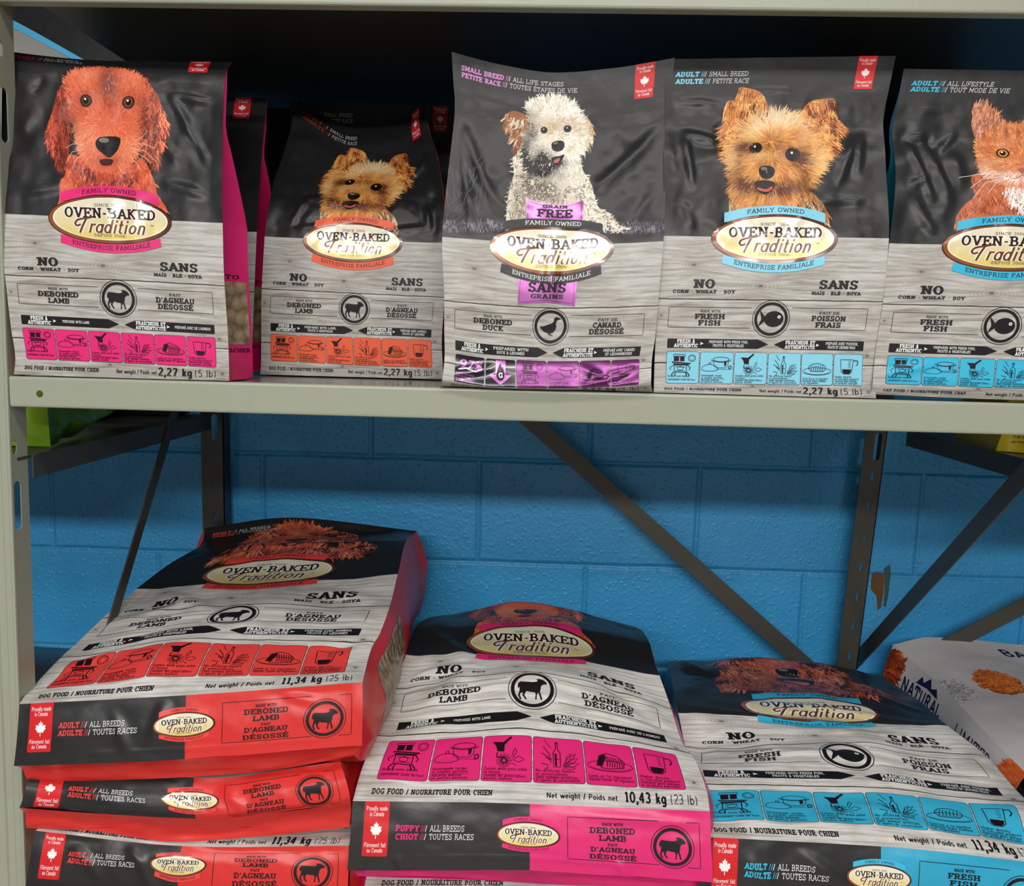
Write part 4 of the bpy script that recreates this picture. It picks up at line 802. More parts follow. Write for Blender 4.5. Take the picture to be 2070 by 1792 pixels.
# 1 pink lamb puppy pouch
s, r, org = pouch('pink and charcoal pouch with a red puppy, at the far left of the middle shelf', [0, 225, 450], [
 (0, .078, [(8, 104), (218, 122), (467, 126)]), (30, .068, [(8, 112), (220, 127), (462, 133)]), (67, .046, [(8, 124), (222, 141), (456, 149)]), (200, .026, [(3, 262), (222, 274), (450, 284)]), (364, .006, [(3, 432), (222, 441), (450, 451)]),
 (491, .0, [(10, 556), (233, 566), (454, 578)]), (598, .0, [(22, 662), (240, 673), (461, 685)]), (661, .0, [(31, 724), (246, 733), (463, 744)]), (687, .003, [(28, 757), (246, 767), (463, 775)])], 3, PINK, FP,
 [(345, 118, 425, 128, 7, .004), (345, 118, 400, 210, 8, .0045), (400, 205, 420, 245, 7, .003), (60, 130, 90, 100, 8, -.003), (55, 320, 130, 300, 9, .003), (40, 205, 70, 160, 12, .003), (330, 290, 420, 310, 10, .003), (330, 210, 370, 260, 10, .002)], window=True)
heading(s, r, org, PINK, [('PUPPY', 48, 'ALL BREEDS', 72), ('CHIOT', 44, 'TOUTES RACES', 84)], h=9)
px1 = notch_xf(3.696, 0, 0, lambda y: 3.+0*y, lambda y: 447.+0*y, 74, .049)
picture(puppy, s, r, org, 'puppy_portrait', px1, 1); flag(s, r, org, *TAGX); badge(s, r, org, 223, 368, 126, 50, PINK)
common_art(s, r, org, PINK, 'lamb', LAMBW, ('PREPARED WITH LAMB', "PRÉPARÉ AVEC DE L'AGNEAU"), 598, 661, 678)
# a second one behind it
s, r, org = pouch('second pink puppy pouch, mostly hidden behind the one with the red puppy', [0, 450], [
 (0, .21, [(140, 190), (541, 198)]), (67, .20, [(128, 238), (536, 240)]), (200, .18, [(118, 325), (528, 330)]), (364, .165, [(105, 460), (519, 469)]), (491, .16, [(108, 570), (514, 590)]), (687, .155, [(112, 740), (508, 752)])], 13, PINK, FP, window=True, nu=40, nv=60)
flag(s, r, org, *TAGX)
# 2 orange pouch set back
s, r, org = pouch('orange-tiled lamb pouch with a terrier, set back from the shelf edge, top folded over', [0, 150, 300, 450], [
 (0, .27, [(600, 204), (718, 258), (800, 248), (862, 208)]), (46, .25, [(597, 226), (711, 290), (796, 284), (864, 244)]), (67, .245, [(592, 243), (708, 304), (797, 302), (868, 264)]), (120, .225, [(575, 306), (699, 334), (797, 336), (884, 316)]), (200, .20, [(552, 372), (674, 378), (788, 381), (894, 386)]), (300, .18, [(541, 433), (662, 436), (780, 440), (895, 446)]), (364, .17, [(535, 478), (655, 484), (775, 488), (894, 491)]),
 (491, .168, [(529, 584), (652, 590), (776, 596), (898, 601)]), (598, .17, [(528, 675), (650, 681), (773, 685), (893, 690)]), (661, .17, [(528, 727), (651, 734), (774, 740), (895, 743)]), (687, .172, [(526, 757), (651, 763), (774, 769), (896, 772)])], 21, ORNG, FO,
 [(60, 330, 95, 240, 8, .005), (95, 240, 180, 262, 9, .005), (60, 330, 150, 310, 9, -.003), (330, 180, 430, 110, 8, .004), (400, 250, 420, 330, 9, .004), (300, 340, 420, 320, 10, .003)])
heading(s, r, org, C(150, 60, 40), [('ADULT', 46, 'SMALL BREED', 78), ('ADULTE', 54, 'PETITE RACE', 72)], h=9)
py = notch_xf(3.98, 1320, 80, lambda y: np.interp(y, [116, 186, 318, 477], [1347, 1345, 1342, 1340]), lambda y: np.interp(y, [116, 186, 256, 318, 477], [464, 450, 442, 448, 457]), 116)
picture(yorkie, s, r, org, 'terrier_portrait', py, 1); flag(s, r, org, *TAGX); badge(s, r, org, 223, 368, 126, 50, ORNG)
common_art(s, r, org, ORNG, 'lamb', LAMBW, LAMBA, 598, 661, 678)
# black pouch behind it
s, r, org = pouch('black pouch standing behind the orange-tiled one, only its top and red flag showing', [0, 450], [
 (0, .36, [(588, 204), (932, 216)]), (67, .355, [(586, 258), (930, 268)]), (200, .335, [(584, 360), (926, 370)]), (364, .32, [(575, 480), (922, 490)]), (687, .31, [(575, 722), (922, 736)])], 31, ORNG, FO, nu=40, nv=50)
heading(s, r, org, C(120, 110, 108), [('ADULT', 46, 'SMALL BREED', 78), ('ADULTE', 54, 'PETITE RACE', 72)]); flag(s, r, org, *TAGX)
# an added pouch at the very back, covering the lit wall in the gap
s, r, org = pouch('added black pouch at the very back, darkening the gap between pink and orange pouches', [0, 450], [
 (0, .50, [(430, 215), (700, 222)]), (200, .47, [(428, 345), (698, 352)]), (364, .455, [(424, 460), (694, 467)]), (687, .45, [(420, 690), (690, 697)])], 37, ORNG, FO, nu=30, nv=40)
# 3 duck pouch
CC = [0, 112, 225, 337, 450]
s, r, org = pouch('pouch with the curly white dog and metallic purple tiles, slumped at the front edge', CC, [
 (0, .05, [(913, 105), (1015, 131), (1122, 147), (1240, 138), (1364, 117)]), (67, .046, [(917, 172), (1018, 196), (1126, 207), (1240, 205), (1355, 192)]), (110, .042, [(920, 214), (1021, 238), (1127, 252), (1238, 252), (1349, 240)]), (220, .02, [(907, 340), (1012, 352), (1122, 362), (1234, 362), (1346, 360)]),
 (364, -.004, [(894, 479), (1005, 488), (1118, 498), (1230, 493), (1341, 488)]), (491, -.008, [(898, 608), (1002, 617), (1110, 623), (1222, 622), (1330, 618)]), (550, -.006, [(898, 664), (1002, 675), (1108, 681), (1216, 681), (1325, 678)]), (598, -.006, [(899, 712), (1000, 726), (1102, 731), (1210, 730), (1318, 726)]), (661, -.012, [(894, 767), (999, 782), (1104, 784), (1210, 783), (1316, 775)]), (687, .004, [(889, 787), (999, 791), (1104, 794), (1210, 796), (1320, 795)])], 44, PINK, FG,
 [(15, 140, 60, 330, 10, .004), (15, 130, 110, 290, 11, .004), (300, 250, 440, 120, 13, .005), (225, 330, 225, 510, 17, .0035), (380, 330, 430, 240, 12, .003), (20, 640, 120, 610, 8, .003), (300, 655, 420, 620, 8, .003), (300, 610, 380, 650, 7, -.002)], rough=.8)
PURP = C(186, 108, 176)
heading(s, r, org, C(216, 138, 206), [('SMALL BREED', 94, 'ALL LIFE STAGES', 106), ('PETITE RACE', 86, 'TOUTES ÉTAPES DE VIE', 140)], y=(32, 46.5), h=10)
def pw(V):
    x = V[:, 0]/3.833+860; y = V[:, 1]/3.833+80; l = np.interp(y, [105, 172, 215, 340, 479], [913, 917, 920, 907, 894]); wv_ = np.interp(y, [105, 190, 240, 360, 488], [451, 438, 429, 439, 447]); u = (x-l)*450/wv_
    yc = np.interp(u, [0, 112, 225, 337, 450], [214, 238, 252, 252, 240]); y3 = np.interp(u, [0, 112, 225, 337, 450], [479, 488, 498, 493, 488]); return np.stack([u, 110+(y-yc)*254/(y3-yc)], 1)
picture(whitedog, s, r, org, 'white_dog_portrait', pw, 1); flag(s, r, org, *TAGX)
for q, words_, ln in (([(168, 266), (196, 272), (226, 276), (256, 272), (284, 266), (283, 316), (169, 316)], (('GRAIN', 202, 252, 283, 7), ('FREE', 192, 262, 303, 17)), [(172, 312), (172, 271), (198, 277), (226, 281), (254, 277), (280, 271), (280, 312)]),
                      ([(158, 424), (278, 424), (277, 487), (246, 482), (218, 480), (190, 482), (159, 487)], (('SANS', 180, 256, 459, 19), ('GRAINS', 186, 252, 472, 8.5)), [(162, 428), (162, 482), (218, 475), (273, 482), (273, 428)])):
    PF = Print(); PF.poly(q, PURP, .50, h=5); o = PF.build('grain_free_banner', s, PFOIL, r, org); t = Print()
    for a in words_: t.text(*a, BLACK, .72, .28, .17, .11)
    t.line(ln, .8, C(80, 30, 80), .68); t.build('banner_lettering', s, INK, o, org)
badge(s, r, org, 223, 374, 126, 50, C(54, 52, 54), WHITE)
common_art(s, r, org, PINK, 'duck', DUCKW, ('PREPARED WITH', 'DUCK & LEGUMES', 'PRÉPARÉ AVEC CANARD', 'ET LÉGUMINEUSES'), 598, 661, 678, nosans=False, tiles=False)
for i, (a, b) in enumerate(TX):
    if i > 1: tile(s, r, org, (0, 1, 4, 5)[i-2], a, 598, b, 661, C(112, 48, 106), mat=PFOIL); continue
    q = Print(); q.poly(rrect(a, 598, b, 661, 4), C(30, 24, 32), .38, h=7); o = q.build('recipe_tile', s, FOIL, r, org); d = Print()
    if i == 0:
        d.text('97%', a+8, b-6, 624, 17, PURP, .5, .2, .16, 0, .2); d.line([(a+8, 628), (a+24, 624), (a+46, 627), (b-6, 620)], 2.4, C(226, 200, 226), .52)
        for k in range(4): d.text(('of animal origin protein', 'from duck and egg', 'de protéines animales', 'du canard et des oeufs')[k], a+4, 0, 638+k*6, 4.2, PURP, .5, .17, .13, 0, align='l', sx=.62)
    else:
        d.poly([(a+22, 600), (a+44, 600), (a+44, 628), (a+58, 628), (a+33, 652), (a+8, 628), (a+22, 628)], PURP, .5, h=7); d.poly(smoothpoly([(a+33, 606), (a+42, 624), (a+40, 636), (a+33, 641), (a+26, 636), (a+24, 624)]), C(30, 24, 32), .56, h=5); d.text('G', a+29, a+38, 634, 10, WHITE, .62, .22, .2, 0)
        d.text('Low glycemic index', a+4, 0, 658, 4.2, PURP, .5, .17, .13, 0, align='l', sx=.75)
    d.build('tile_drawing', s, PFOIL, o, org)
# 4 fish terrier pouch
s, r, org = pouch('pale blue fish pouch with a golden terrier, upright beside the white dog pouch', [0, 225, 450], [
 (0, .052, [(1347, 119), (1579, 116), (1811, 113)]), (67, .045, [(1345, 186), (1571, 183), (1797, 180)]), (110, .042, [(1344, 229), (1567, 227), (1788, 225)]), (135, .039, [(1345, 254), (1566, 252), (1785, 250)]), (200, .024, [(1342, 318), (1567, 317), (1790, 318)]), (364, .006, [(1340, 477), (1568, 479), (1797, 482)]),
 (491, .0, [(1331, 604), (1558, 607), (1784, 610)]), (598, .0, [(1324, 711), (1549, 714), (1770, 718)]), (661, .0, [(1322, 774), (1546, 777), (1769, 780)]), (687, .001, [(1321, 802), (1546, 804), (1771, 806)])], 52, LBLUE, FT,
 [(40, 150, 60, 260, 8, .005), (40, 150, 110, 170, 8, .0045), (110, 130, 110, 190, 10, -.003), (390, 160, 350, 260, 9, .004), (405, 150, 390, 240, 8, .004), (20, 85, 100, 92, 6, .002), (300, 290, 425, 285, 7, .002), (40, 290, 60, 350, 9, .003), (160, 62, 260, 66, 4, .0015), (0, 140, 26, 230, 7, .003)])
heading(s, r, org, LBLUE, [('ADULT', 46, 'SMALL BREED', 78), ('ADULTE', 54, 'PETITE RACE', 72)])
picture(yorkie, s, r, org, 'terrier_portrait', py, 1); flag(s, r, org, *TAGX); badge(s, r, org, 223, 368, 126, 50, LBLUE)
common_art(s, r, org, LBLUE, 'fish', FISHW, FISHA, 598, 661, 678, fish=True)
# a black pouch added behind those two, keeping their gap dark
s, r, org = pouch('added black pouch that darkens the gap behind the terrier and kitten pouches', [0, 450], [
 (0, .42, [(1640, 190), (1930, 196)]), (200, .40, [(1636, 330), (1926, 336)]), (364, .385, [(1630, 450), (1920, 456)]), (687, .38, [(1626, 700), (1914, 706)])], 39, LBLUE, FT, nu=30, nv=40)
# 5 cat pouch
s, r, org = pouch('blue cat food pouch with an orange kitten, at the right end of the middle shelf', [0, 225, 450], [
 (0, .05, [(1828, 139), (2066, 143), (2306, 148)]), (67, .045, [(1815, 205), (2054, 210), (2293, 215)]), (130, .04, [(1803, 270), (2046, 276), (2287, 282)]), (200, .022, [(1810, 337), (2048, 343), (2287, 349)]), (364, .004, [(1798, 492), (2040, 497), (2282, 503)]), (491, .0, [(1784, 615), (2026, 621), (2267, 628)]), (598, -.002, [(1769, 719), (2010, 727), (2252, 735)]), (661, -.004, [(1764, 775), (2004, 783), (2246, 790)]), (687, .002, [(1760, 797), (2004, 807), (2246, 813)])], 63, BLUE, FT,
 [(25, 138, 65, 133, 5, .004), (65, 133, 85, 165, 6, -.004), (85, 165, 118, 128, 7, .004), (25, 142, 75, 270, 7, .005), (60, 150, 110, 270, 9, .004), (110, 160, 130, 230, 12, .003), (30, 240, 60, 220, 7, .003), (40, 270, 80, 340, 9, .003), (20, 85, 110, 83, 3, .002), (20, 640, 110, 615, 9, .003)])
heading(s, r, org, BLUE, [('ADULT', 48, 'ALL LIFESTYLE', 88), ('ADULTE', 54, 'TOUT MODE DE VIE', 114)], y=(34, 46.5), h=9.5)
pc = notch_xf(4.716, 1760, 100, lambda y: np.interp(y, [139, 205, 270, 492], [1828, 1815, 1805, 1798]), lambda y: 482.+0*y, 139)
picture(kitten, s, r, org, 'kitten_portrait', pc, 1); flag(s, r, org, *TAGX); badge(s, r, org, 225, 368, 126, 50, BLUE)
common_art(s, r, org, BLUE, 'fish', FISHW, FISHA, 598, 661, 678, food='CAT FOOD / NOURRITURE POUR CHAT', fish=True)

# ------------------------------------------------------------------ heavy sacks lying on the lower shelf
def strip_mesh(name, A, B, mat, par, org):
    n = len(A); return mesh(name, np.concatenate([A, B]), [(i, i+1, n+i+1, n+i) for i in range(n-1)], mat, par, org=org)
def sack(label, cols, rows, flap, lip, zbot, seed, accf, creases=(), fcreases=(), group='heavy sacks on the lower shelf', name='pet_food_sack', P3=None, flapsplit=223, bulge=.018, rough=1., corner=None):
    """rows: printed upper face from the far end to the front seam; flap: the printed end band hanging at the front; lip: lower front edge of the end; zbot(t): underside height, t = 0 front .. 1 back"""
    ays = [q[0] for q in rows]; P = [[at(x, y, q[1]) for x, y in q[2]] for q in rows] if P3 is None else P3
    def wr(X, Y):
        e = np.clip(np.minimum(X-0, 450-X)/24, 0, 1)*np.clip((726-Y)/30, 0, 1)*np.clip((Y-2)/30, 0, 1)
        h = (.007*vnoise(X/95, Y/110, seed)+.0035*vnoise(X/42, Y/52, seed+3)+.0011*vnoise(X/20, Y/22, seed+5))*rough
        for c in creases: h += crease(X, Y, *c)
        return h*e
    s = Sheet(cols, ays, P, wr, 70, 110, face=(0, -.5, 1)); org = np.array([s.G[-1].mean(0)[0], s.G[-1].mean(0)[1]+.25, zbot(0)]); r = root(name, label, 'pet food sack', org, group)
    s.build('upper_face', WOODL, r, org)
    fr = [[at(x, y, q[1]) for x, y in q[2]] for q in flap]
    fr[0] = [s.bil(s.G, np.array([[c, s.y1]]))[0] for c in cols]
    def fwr(X, Y):
        e = np.clip(Y/8, 0, 1)*np.clip(np.minimum(X, 450-X)/20, 0, 1); h = .0042*vnoise(X/110, Y/70, seed+20)+.0017*vnoise(X/38, Y/30, seed+22)+.0007*vnoise(X/13, Y/13, seed+23)
        for c in fcreases: h += crease(X, Y, *c)
        return h*e
    f = Sheet(cols, [q[0] for q in flap], fr, fwr, 90, 26, face=(0, -1, .1)); o = f.build('end_band', [CHAR, accf], r, org); nu = f.nu
    mi = np.array([0 if f.ax[i]+.5*(f.ax[1]-f.ax[0]) < flapsplit else 1 for j in range(f.nv) for i in range(nu)]); o.data.polygons.foreach_set('material_index', mi); o.data.update()
    # gussets down the long sides, end gusset under the band, underside, far end
    n = 26; ks = np.linspace(0, s.nv, n).astype(int); tt = 1-np.linspace(0, 1, n)
    lp = np.array([at(x, y, lip[0]) for x, y in lip[1]]); lpc = pchip(np.linspace(0, 1, len(lp)), lp, np.linspace(0, 1, nu+1))
    sides = []
    for sd, col in ((-1, 0), (1, -1)):
        e = s.G[ks, col]; rowsP = []; lo = lpc[0 if sd < 0 else -1]; bot0 = f.G[-1, 0 if sd < 0 else -1]
        for j in range(n):
            q0 = e[j]; q1 = e[j].copy(); q1[2] = min(zbot(tt[j]), q0[2]-.012); q1[0] += sd*.006
            k = np.clip(1-(tt[j]/.10), 0, 1); q1 = q1*(1-k)+lo*k
            row = []
            for t in (0, .25, .5, .75, 1): q = q0*(1-t)+q1*t; q[0] += sd*(bulge*math.sin(math.pi*t)*min(1, tt[j]*6+.15)); row.append(q)
            rowsP.append(row)
        g = Sheet([0, 35, 70, 105, 140], np.linspace(0, 730, n), rowsP, lambda X, Y: (.005*vnoise(X/40, Y/60, seed+30+sd)+.003*vnoise(X/18, Y/30, seed+33+sd))*np.clip(np.minimum(X, 140-X)/30, 0, 1)*np.clip((730-Y)/40, 0, 1), 14, 60, face=(sd, 0, 0)); g.build('side_gusset', accf, r, org); sides.append(g)
    eg = Sheet([0, 112, 225, 337, 450], [0, 15, 40], [[f.G[-1, int(u*nu)] for u in (0, .25, .5, .75, 1)], [(f.G[-1, int(u*nu)]*.5+lpc[int(u*nu)]*.5)+np.array([0, .004, 0]) for u in (0, .25, .5, .75, 1)], [lpc[int(u*nu)] for u in (0, .25, .5, .75, 1)]], lambda X, Y: (.006*vnoise(X/60, Y/30, seed+40)+.003*vnoise(X/25, Y/16, seed+41))*np.clip(Y/10, 0, 1)*np.clip((40-Y)/10, 0, 1), 60, 12, face=(0, -1, -.3)); eg.build('end_gusset', accf, r, org)
    L, R_ = sides[0].G[:, -1], sides[1].G[:, -1]; m = len(L); strip_mesh('underside', L, R_, accf, r, org)
    # far end
    be = s.G[0]; k = len(be); q = np.linspace(0, 1, k)[:, None]; lowb = sides[0].G[0, -1]*(1-q)+sides[1].G[0, -1]*q; strip_mesh('far_end', be, lowb, CHAR, r, org)
    return s, f, sides, r, org
def band_art(f, par, org, acc, emb, words, breed, k=1.):
    flag(f, par, org, 16, 0, 48, 68, .9); t = Print()
    for (a, wa, b, wb), yy in zip(breed, (35.5, 46)):
        t.text(a, 57, 57+wa, yy, 7.5, acc, .5, .27, .19, .09, .1)
        for q in range(3): t.line([(57+wa+3+q*2.6, yy+.4), (57+wa+5+q*2.6, yy-7.6)], .7, WHITE if q > 1 else acc, .55, step=3)
        t.text(b, 57+wa+14, 57+wa+14+wb, yy, 7.5, WHITE, .5, .1, .1, .07, .05)
    t.build('breed_heading', f, INK, par, org)
    badge(f, par, org, 223, 38, 40, 17, acc)
    t = Print(); (a, b, c), (d, e, g) = words
    for s_, hw, y, h in ((a, 13, 21.5, 3.6), (b, len(b)*4., 30.5, 6.8), (c, len(c)*4.2, 39.5, 6.8), (d, len(d)*1.5, 46, 3.4), (e, len(e)*3.4, 54.5, 6.4), (g, len(g)*4.1, 64.5, 6.4)):
        t.text(s_, 328-hw, 328+hw, y, h, BLACK, .3, .24, .17, .11)
    t.line([(385, 13), (272, 13), (272, 67), (385, 67)], .8, BLACK, .28); t.line([(420, 14), (436, 14), (436, 68), (420, 68)], .8, BLACK, .28); t.build('band_lettering', f, INK, par, org)
    emblem(f, par, org, 402, 44, 27, emb, .98)
def sack_art(s, par, org, acc, emb, words, arrow, weight, lb, fish, pic, pname, breed, ky=1.):
    picture(pic[0], s, par, org, pname, pic[1], pic[2]); badge(s, par, org, 225, 362, 120, 52, acc)
    common_art(s, par, org, acc, emb, words, arrow, 620, 690, 717, weight=weight, lb=lb, fish=fish, ky=ky, wtx=(345, 397), lbx=(402, 436)); heading(s, par, org, acc, breed, y=(36.5, 51), h=10)
AB = [('ADULT', 27, 'ALL BREEDS', 46), ('ADULTE', 32, 'TOUTES RACES', 58)]; PB = [('PUPPY', 29, 'ALL BREEDS', 43), ('CHIOT', 28, 'TOUTES RACES', 56)]
HB = [('ADULT', 46, 'ALL BREEDS', 76), ('ADULTE', 54, 'TOUTES RACES', 92)]; HP = [('PUPPY', 46, 'ALL BREEDS', 76), ('CHIOT', 44, 'TOUTES RACES', 92)]
idf = lambda V: V
# red stack, bottom to top
def plain_rows(e0, z1, rise, cols):
    out = []; a = [at(x, y, e0[1]) for x, y in e0[2]]
    for ay in (0, 100, 300, 520, 660, 730):
        t = (730-ay)/730.; row = []
        for q in a: p = q.copy(); p[1] += t*.53; p[2] = q[2]*(1-min(1, t*8))+(z1+rise*t*(1-t)*1.2)*min(1, t*8); row.append(p)
        out.append(row)
    return [(0, 0, None), (100, 0, None), (300, 0, None), (520, 0, None), (660, 0, None), (730, 0, None)], out
C3 = [0, 225, 450]
e3 = (0, -.010, [(72, 1680), (368, 1711), (705, 1711)]); rr, P3 = plain_rows(e3, -.566, .0, C3)
s3, f3, g3, r, org = sack('red lamb sack lying on the lower shelf deck, lowest of the red stack', C3, rr, [e3, (38, -.020, [(62, 1730), (362, 1748), (705, 1757)]), (70, -.024, [(54, 1778), (358, 1800), (703, 1805)]), (85, -.02, [(50, 1800), (356, 1822), (702, 1826)])], (-.002, [(60, 1822), (356, 1834), (700, 1838)]), lambda t: -.659, 81, FC, (), [(60, 20, 110, 60, 8, .004), (150, 10, 190, 70, 9, .004)], P3=P3)
band_art(f3, r, org, CORAL, 'lamb', LAMBW, AB); t = Print(); t.text('DOG FOOD / NOURRITURE POUR CHIEN', 22, 177, 722, 9, BLACK, .3, .24, .18, .13); t.text('Net weight / Poids net', 258, 338, 723, 8.5, BLACK, .3, .19, .15, .0); t.text('11,34 kg', 345, 397, 724, 20, BLACK, .5, .24, .18, .06); t.text('(25 lb)', 402, 436, 724, 19, BLACK, .5, .08, .07, .0); t.build('printed_lettering', s3, INK, r, org)
e2 = (0, .0, [(64, 1556), (392, 1573), (688, 1540)]); rr, P2 = plain_rows(e2, -.496, .0, C3)
s2, f2, g2, r, org = sack('red lamb sack squeezed between two others, middle one of the red stack', C3, rr, [e2, (38, -.018, [(52, 1594), (388, 1620), (700, 1580)]), (60, -.022, [(43, 1625), (394, 1645), (707, 1612)]), (72, -.018, [(39, 1634), (396, 1655), (709, 1624)])], (-.006, [(54, 1675), (180, 1680), (340, 1702), (520, 1692), (706, 1673)]), lambda t: -.560, 86, FC, (), [(60, 30, 130, 50, 9, .004), (200, 10, 250, 60, 10, -.004), (270, 10, 300, 66, 10, .003)], P3=P2)
band_art(f2, r, org, CORAL, 'lamb', LAMBW, AB)
tx = Print(); tx.text("MADE WITH DEBONED LAMB · FAIT D'AGNEAU DÉSOSSÉ", 200, 620, 40, 18, BLACK, .3, .22, .16, .1)
s1, f1, g1, r, org = sack('red lamb sack on top of the red stack, its printed face in full view', C3, [
 (0, .575, [(413, 1068), (600, 1047), (842, 1074)]), (46, .56, [(412, 1088), (602, 1070), (836, 1080)]), (150, .52, [(404, 1104), (596, 1088), (828, 1086)]), (240, .455, [(385, 1116), (582, 1104), (821, 1094)]), (300, .405, [(345, 1139), (560, 1124), (815, 1110)]), (368, .345, [(300, 1172), (536, 1163), (808, 1145)]), (400, .315, [(276, 1191), (525, 1180), (804, 1161)]),
 (491, .225, [(208, 1250), (482, 1224), (788, 1226)]), (580, .135, [(140, 1314), (444, 1274), (768, 1281)]), (620, .095, [(113, 1340), (425, 1300), (752, 1309)]), (690, .022, [(58, 1398), (392, 1366), (737, 1362)]), (730, -.012, [(39, 1424), (376, 1406), (733, 1380)])],
 [(0, -.012, [(39, 1424), (376, 1406), (733, 1380)]), (42, -.024, [(35, 1485), (375, 1472), (733, 1445)]), (70, -.028, [(31, 1525), (374, 1512), (732, 1487)]), (86, -.03, [(28, 1549), (374, 1535), (732, 1508)])], (-.008, [(58, 1582), (220, 1578), (374, 1572), (560, 1556), (716, 1528)]), lambda t: -.478+.014*t, 91, FC,
 [(20, 520, 140, 470, 12, .006), (60, 420, 180, 500, 14, .005), (330, 440, 440, 480, 12, .005), (20, 640, 110, 610, 10, .006), (380, 640, 440, 600, 10, -.004), (100, 580, 300, 560, 12, .004), (20, 240, 430, 235, 9, .007)], [(130, 20, 150, 75, 7, .003), (200, 5, 180, 60, 8, .004), (350, 8, 390, 20, 6, .003), (30, 72, 440, 72, 3, .0012)])
band_art(f1, r, org, CORAL, 'lamb', LAMBW, AB); sack_art(s1, r, org, CORAL, 'lamb', LAMBW, LAMBA, '11,34 kg', '(25 lb)', False, (setter, idf, 1), 'setter_portrait', HB)
q = Print(); q.poly(rrect(22, 470, 118, 640, 6), WHITE, .2, h=9); q.build('kibble_window', g1[1], KIB, r, org)
# pink sacks
CP = [0, 225, 450]
e4 = (0, -.004, [(735, 1800), (1090, 1800), (1415, 1808)]); rr, P4 = plain_rows(e4, -.604, .0, CP)
s4, f4, g4, r, org = sack('pink puppy sack on the lower shelf deck, squashed under the other pink sack', CP, rr, [e4, (40, -.006, [(735, 1822), (1090, 1824), (1420, 1830)]), (70, -.006, [(735, 1838), (1090, 1840), (1420, 1846)])], (.0, [(735, 1842), (1090, 1846), (1420, 1850)]), lambda t: -.659, 71, FP, P3=P4)
t = Print(); t.text('DOG FOOD / NOURRITURE POUR CHIEN', 22, 177, 722, 9, BLACK, .3, .24, .18, .13); t.build('printed_lettering', s4, INK, r, org)
s5, f5, g5, r, org = sack('pink puppy sack resting on another, wide and domed, in the middle of the lower shelf', CP, [
 (0, .50, [(902, 1300), (1066, 1290), (1270, 1310)]), (80, .485, [(898, 1262), (1066, 1240), (1276, 1280)]), (150, .455, [(893, 1247), (1066, 1220), (1282, 1267)]), (215, .42, [(870, 1249), (1067, 1238), (1298, 1276)]), (300, .355, [(842, 1266), (1070, 1260), (1312, 1298)]), (368, .30, [(826, 1304), (1072, 1303), (1325, 1345)]), (400, .27, [(821, 1324), (1072, 1322), (1333, 1366)]),
 (491, .195, [(792, 1393), (1071, 1357), (1357, 1434)]), (580, .118, [(772, 1468), (1071, 1449), (1381, 1506)]), (620, .083, [(755, 1499), (1071, 1490), (1404, 1535)]), (690, .02, [(725, 1576), (1071, 1582), (1429, 1602)]), (730, -.012, [(713, 1620), (1071, 1626), (1435, 1641)])],
 [(0, -.012, [(713, 1620), (1071, 1626), (1435, 1641)]), (42, -.024, [(708, 1690), (1071, 1696), (1438, 1716)]), (70, -.029, [(704, 1735), (1071, 1736), (1440, 1762)]), (86, -.03, [(702, 1760), (1071, 1761), (1441, 1785)])], (-.006, [(722, 1772), (900, 1774), (1100, 1788), (1300, 1793), (1428, 1795)]), lambda t: -.598, 55, FP,
 [(20, 470, 140, 440, 14, .008), (40, 330, 120, 420, 16, .007), (130, 455, 60, 560, 18, .006), (330, 470, 440, 560, 14, -.005), (20, 600, 120, 590, 12, .004)], [(300, 10, 440, 16, 6, .003), (60, 70, 70, 86, 5, .003), (330, 66, 350, 86, 8, .004), (20, 70, 440, 70, 3, .0012)], rough=.8)
band_art(f5, r, org, PINK, 'lamb', LAMBW, PB)
pz = lambda V: px1(V)*np.array([1., 1.])
sack_art(s5, r, org, PINK, 'lamb', LAMBW, ('PREPARED WITH LAMB', "PRÉPARÉ AVEC DE L'AGNEAU"), '10,43 kg', '(23 lb)', False, (puppy, pz, 1), 'puppy_portrait', HP)
# blue sack
s6, f6, g6, r, org = sack('blue fish sack with a long-eared dog, crumpled, at the right of the lower shelf', CP, [
 (0, .555, [(1362, 1368), (1570, 1362), (1764, 1398)]), (60, .545, [(1356, 1340), (1570, 1335), (1768, 1368)]), (100, .52, [(1353, 1338), (1572, 1336), (1776, 1366)]), (200, .435, [(1356, 1368), (1608, 1377), (1828, 1398)]), (300, .35, [(1362, 1398), (1630, 1408), (1868, 1426)]), (368, .295, [(1366, 1424), (1644, 1438), (1900, 1456)]), (400, .27, [(1371, 1442), (1650, 1456), (1916, 1468)]),
 (491, .195, [(1385, 1510), (1690, 1503), (1993, 1529)]), (580, .118, [(1386, 1566), (1725, 1569), (2062, 1606)]), (620, .083, [(1394, 1600), (1741, 1604), (2090, 1634)]), (690, .02, [(1402, 1657), (1763, 1669), (2124, 1712)]), (730, -.012, [(1415, 1692), (1781, 1712), (2150, 1752)])],
 [(0, -.012, [(1415, 1692), (1781, 1712), (2150, 1752)]), (42, -.022, [(1413, 1762), (1779, 1782), (2149, 1820)]), (86, -.026, [(1411, 1832), (1777, 1850), (2147, 1880)])], (-.004, [(1425, 1842), (1780, 1862), (2140, 1886)]), lambda t: -.659+.02*t, 33, FB,
 [(20, 380, 300, 420, 9, .004), (150, 340, 430, 390, 9, .004), (40, 440, 420, 450, 8, .003), (30, 500, 300, 540, 10, .004), (200, 150, 420, 120, 10, .005), (20, 160, 90, 220, 10, -.006), (300, 260, 440, 330, 12, .005), (200, 640, 330, 700, 10, .003), (20, 100, 60, 180, 10, .007)], [(120, 10, 200, 60, 8, .004), (60, 20, 100, 70, 8, .003)], rough=1.25, bulge=.006)
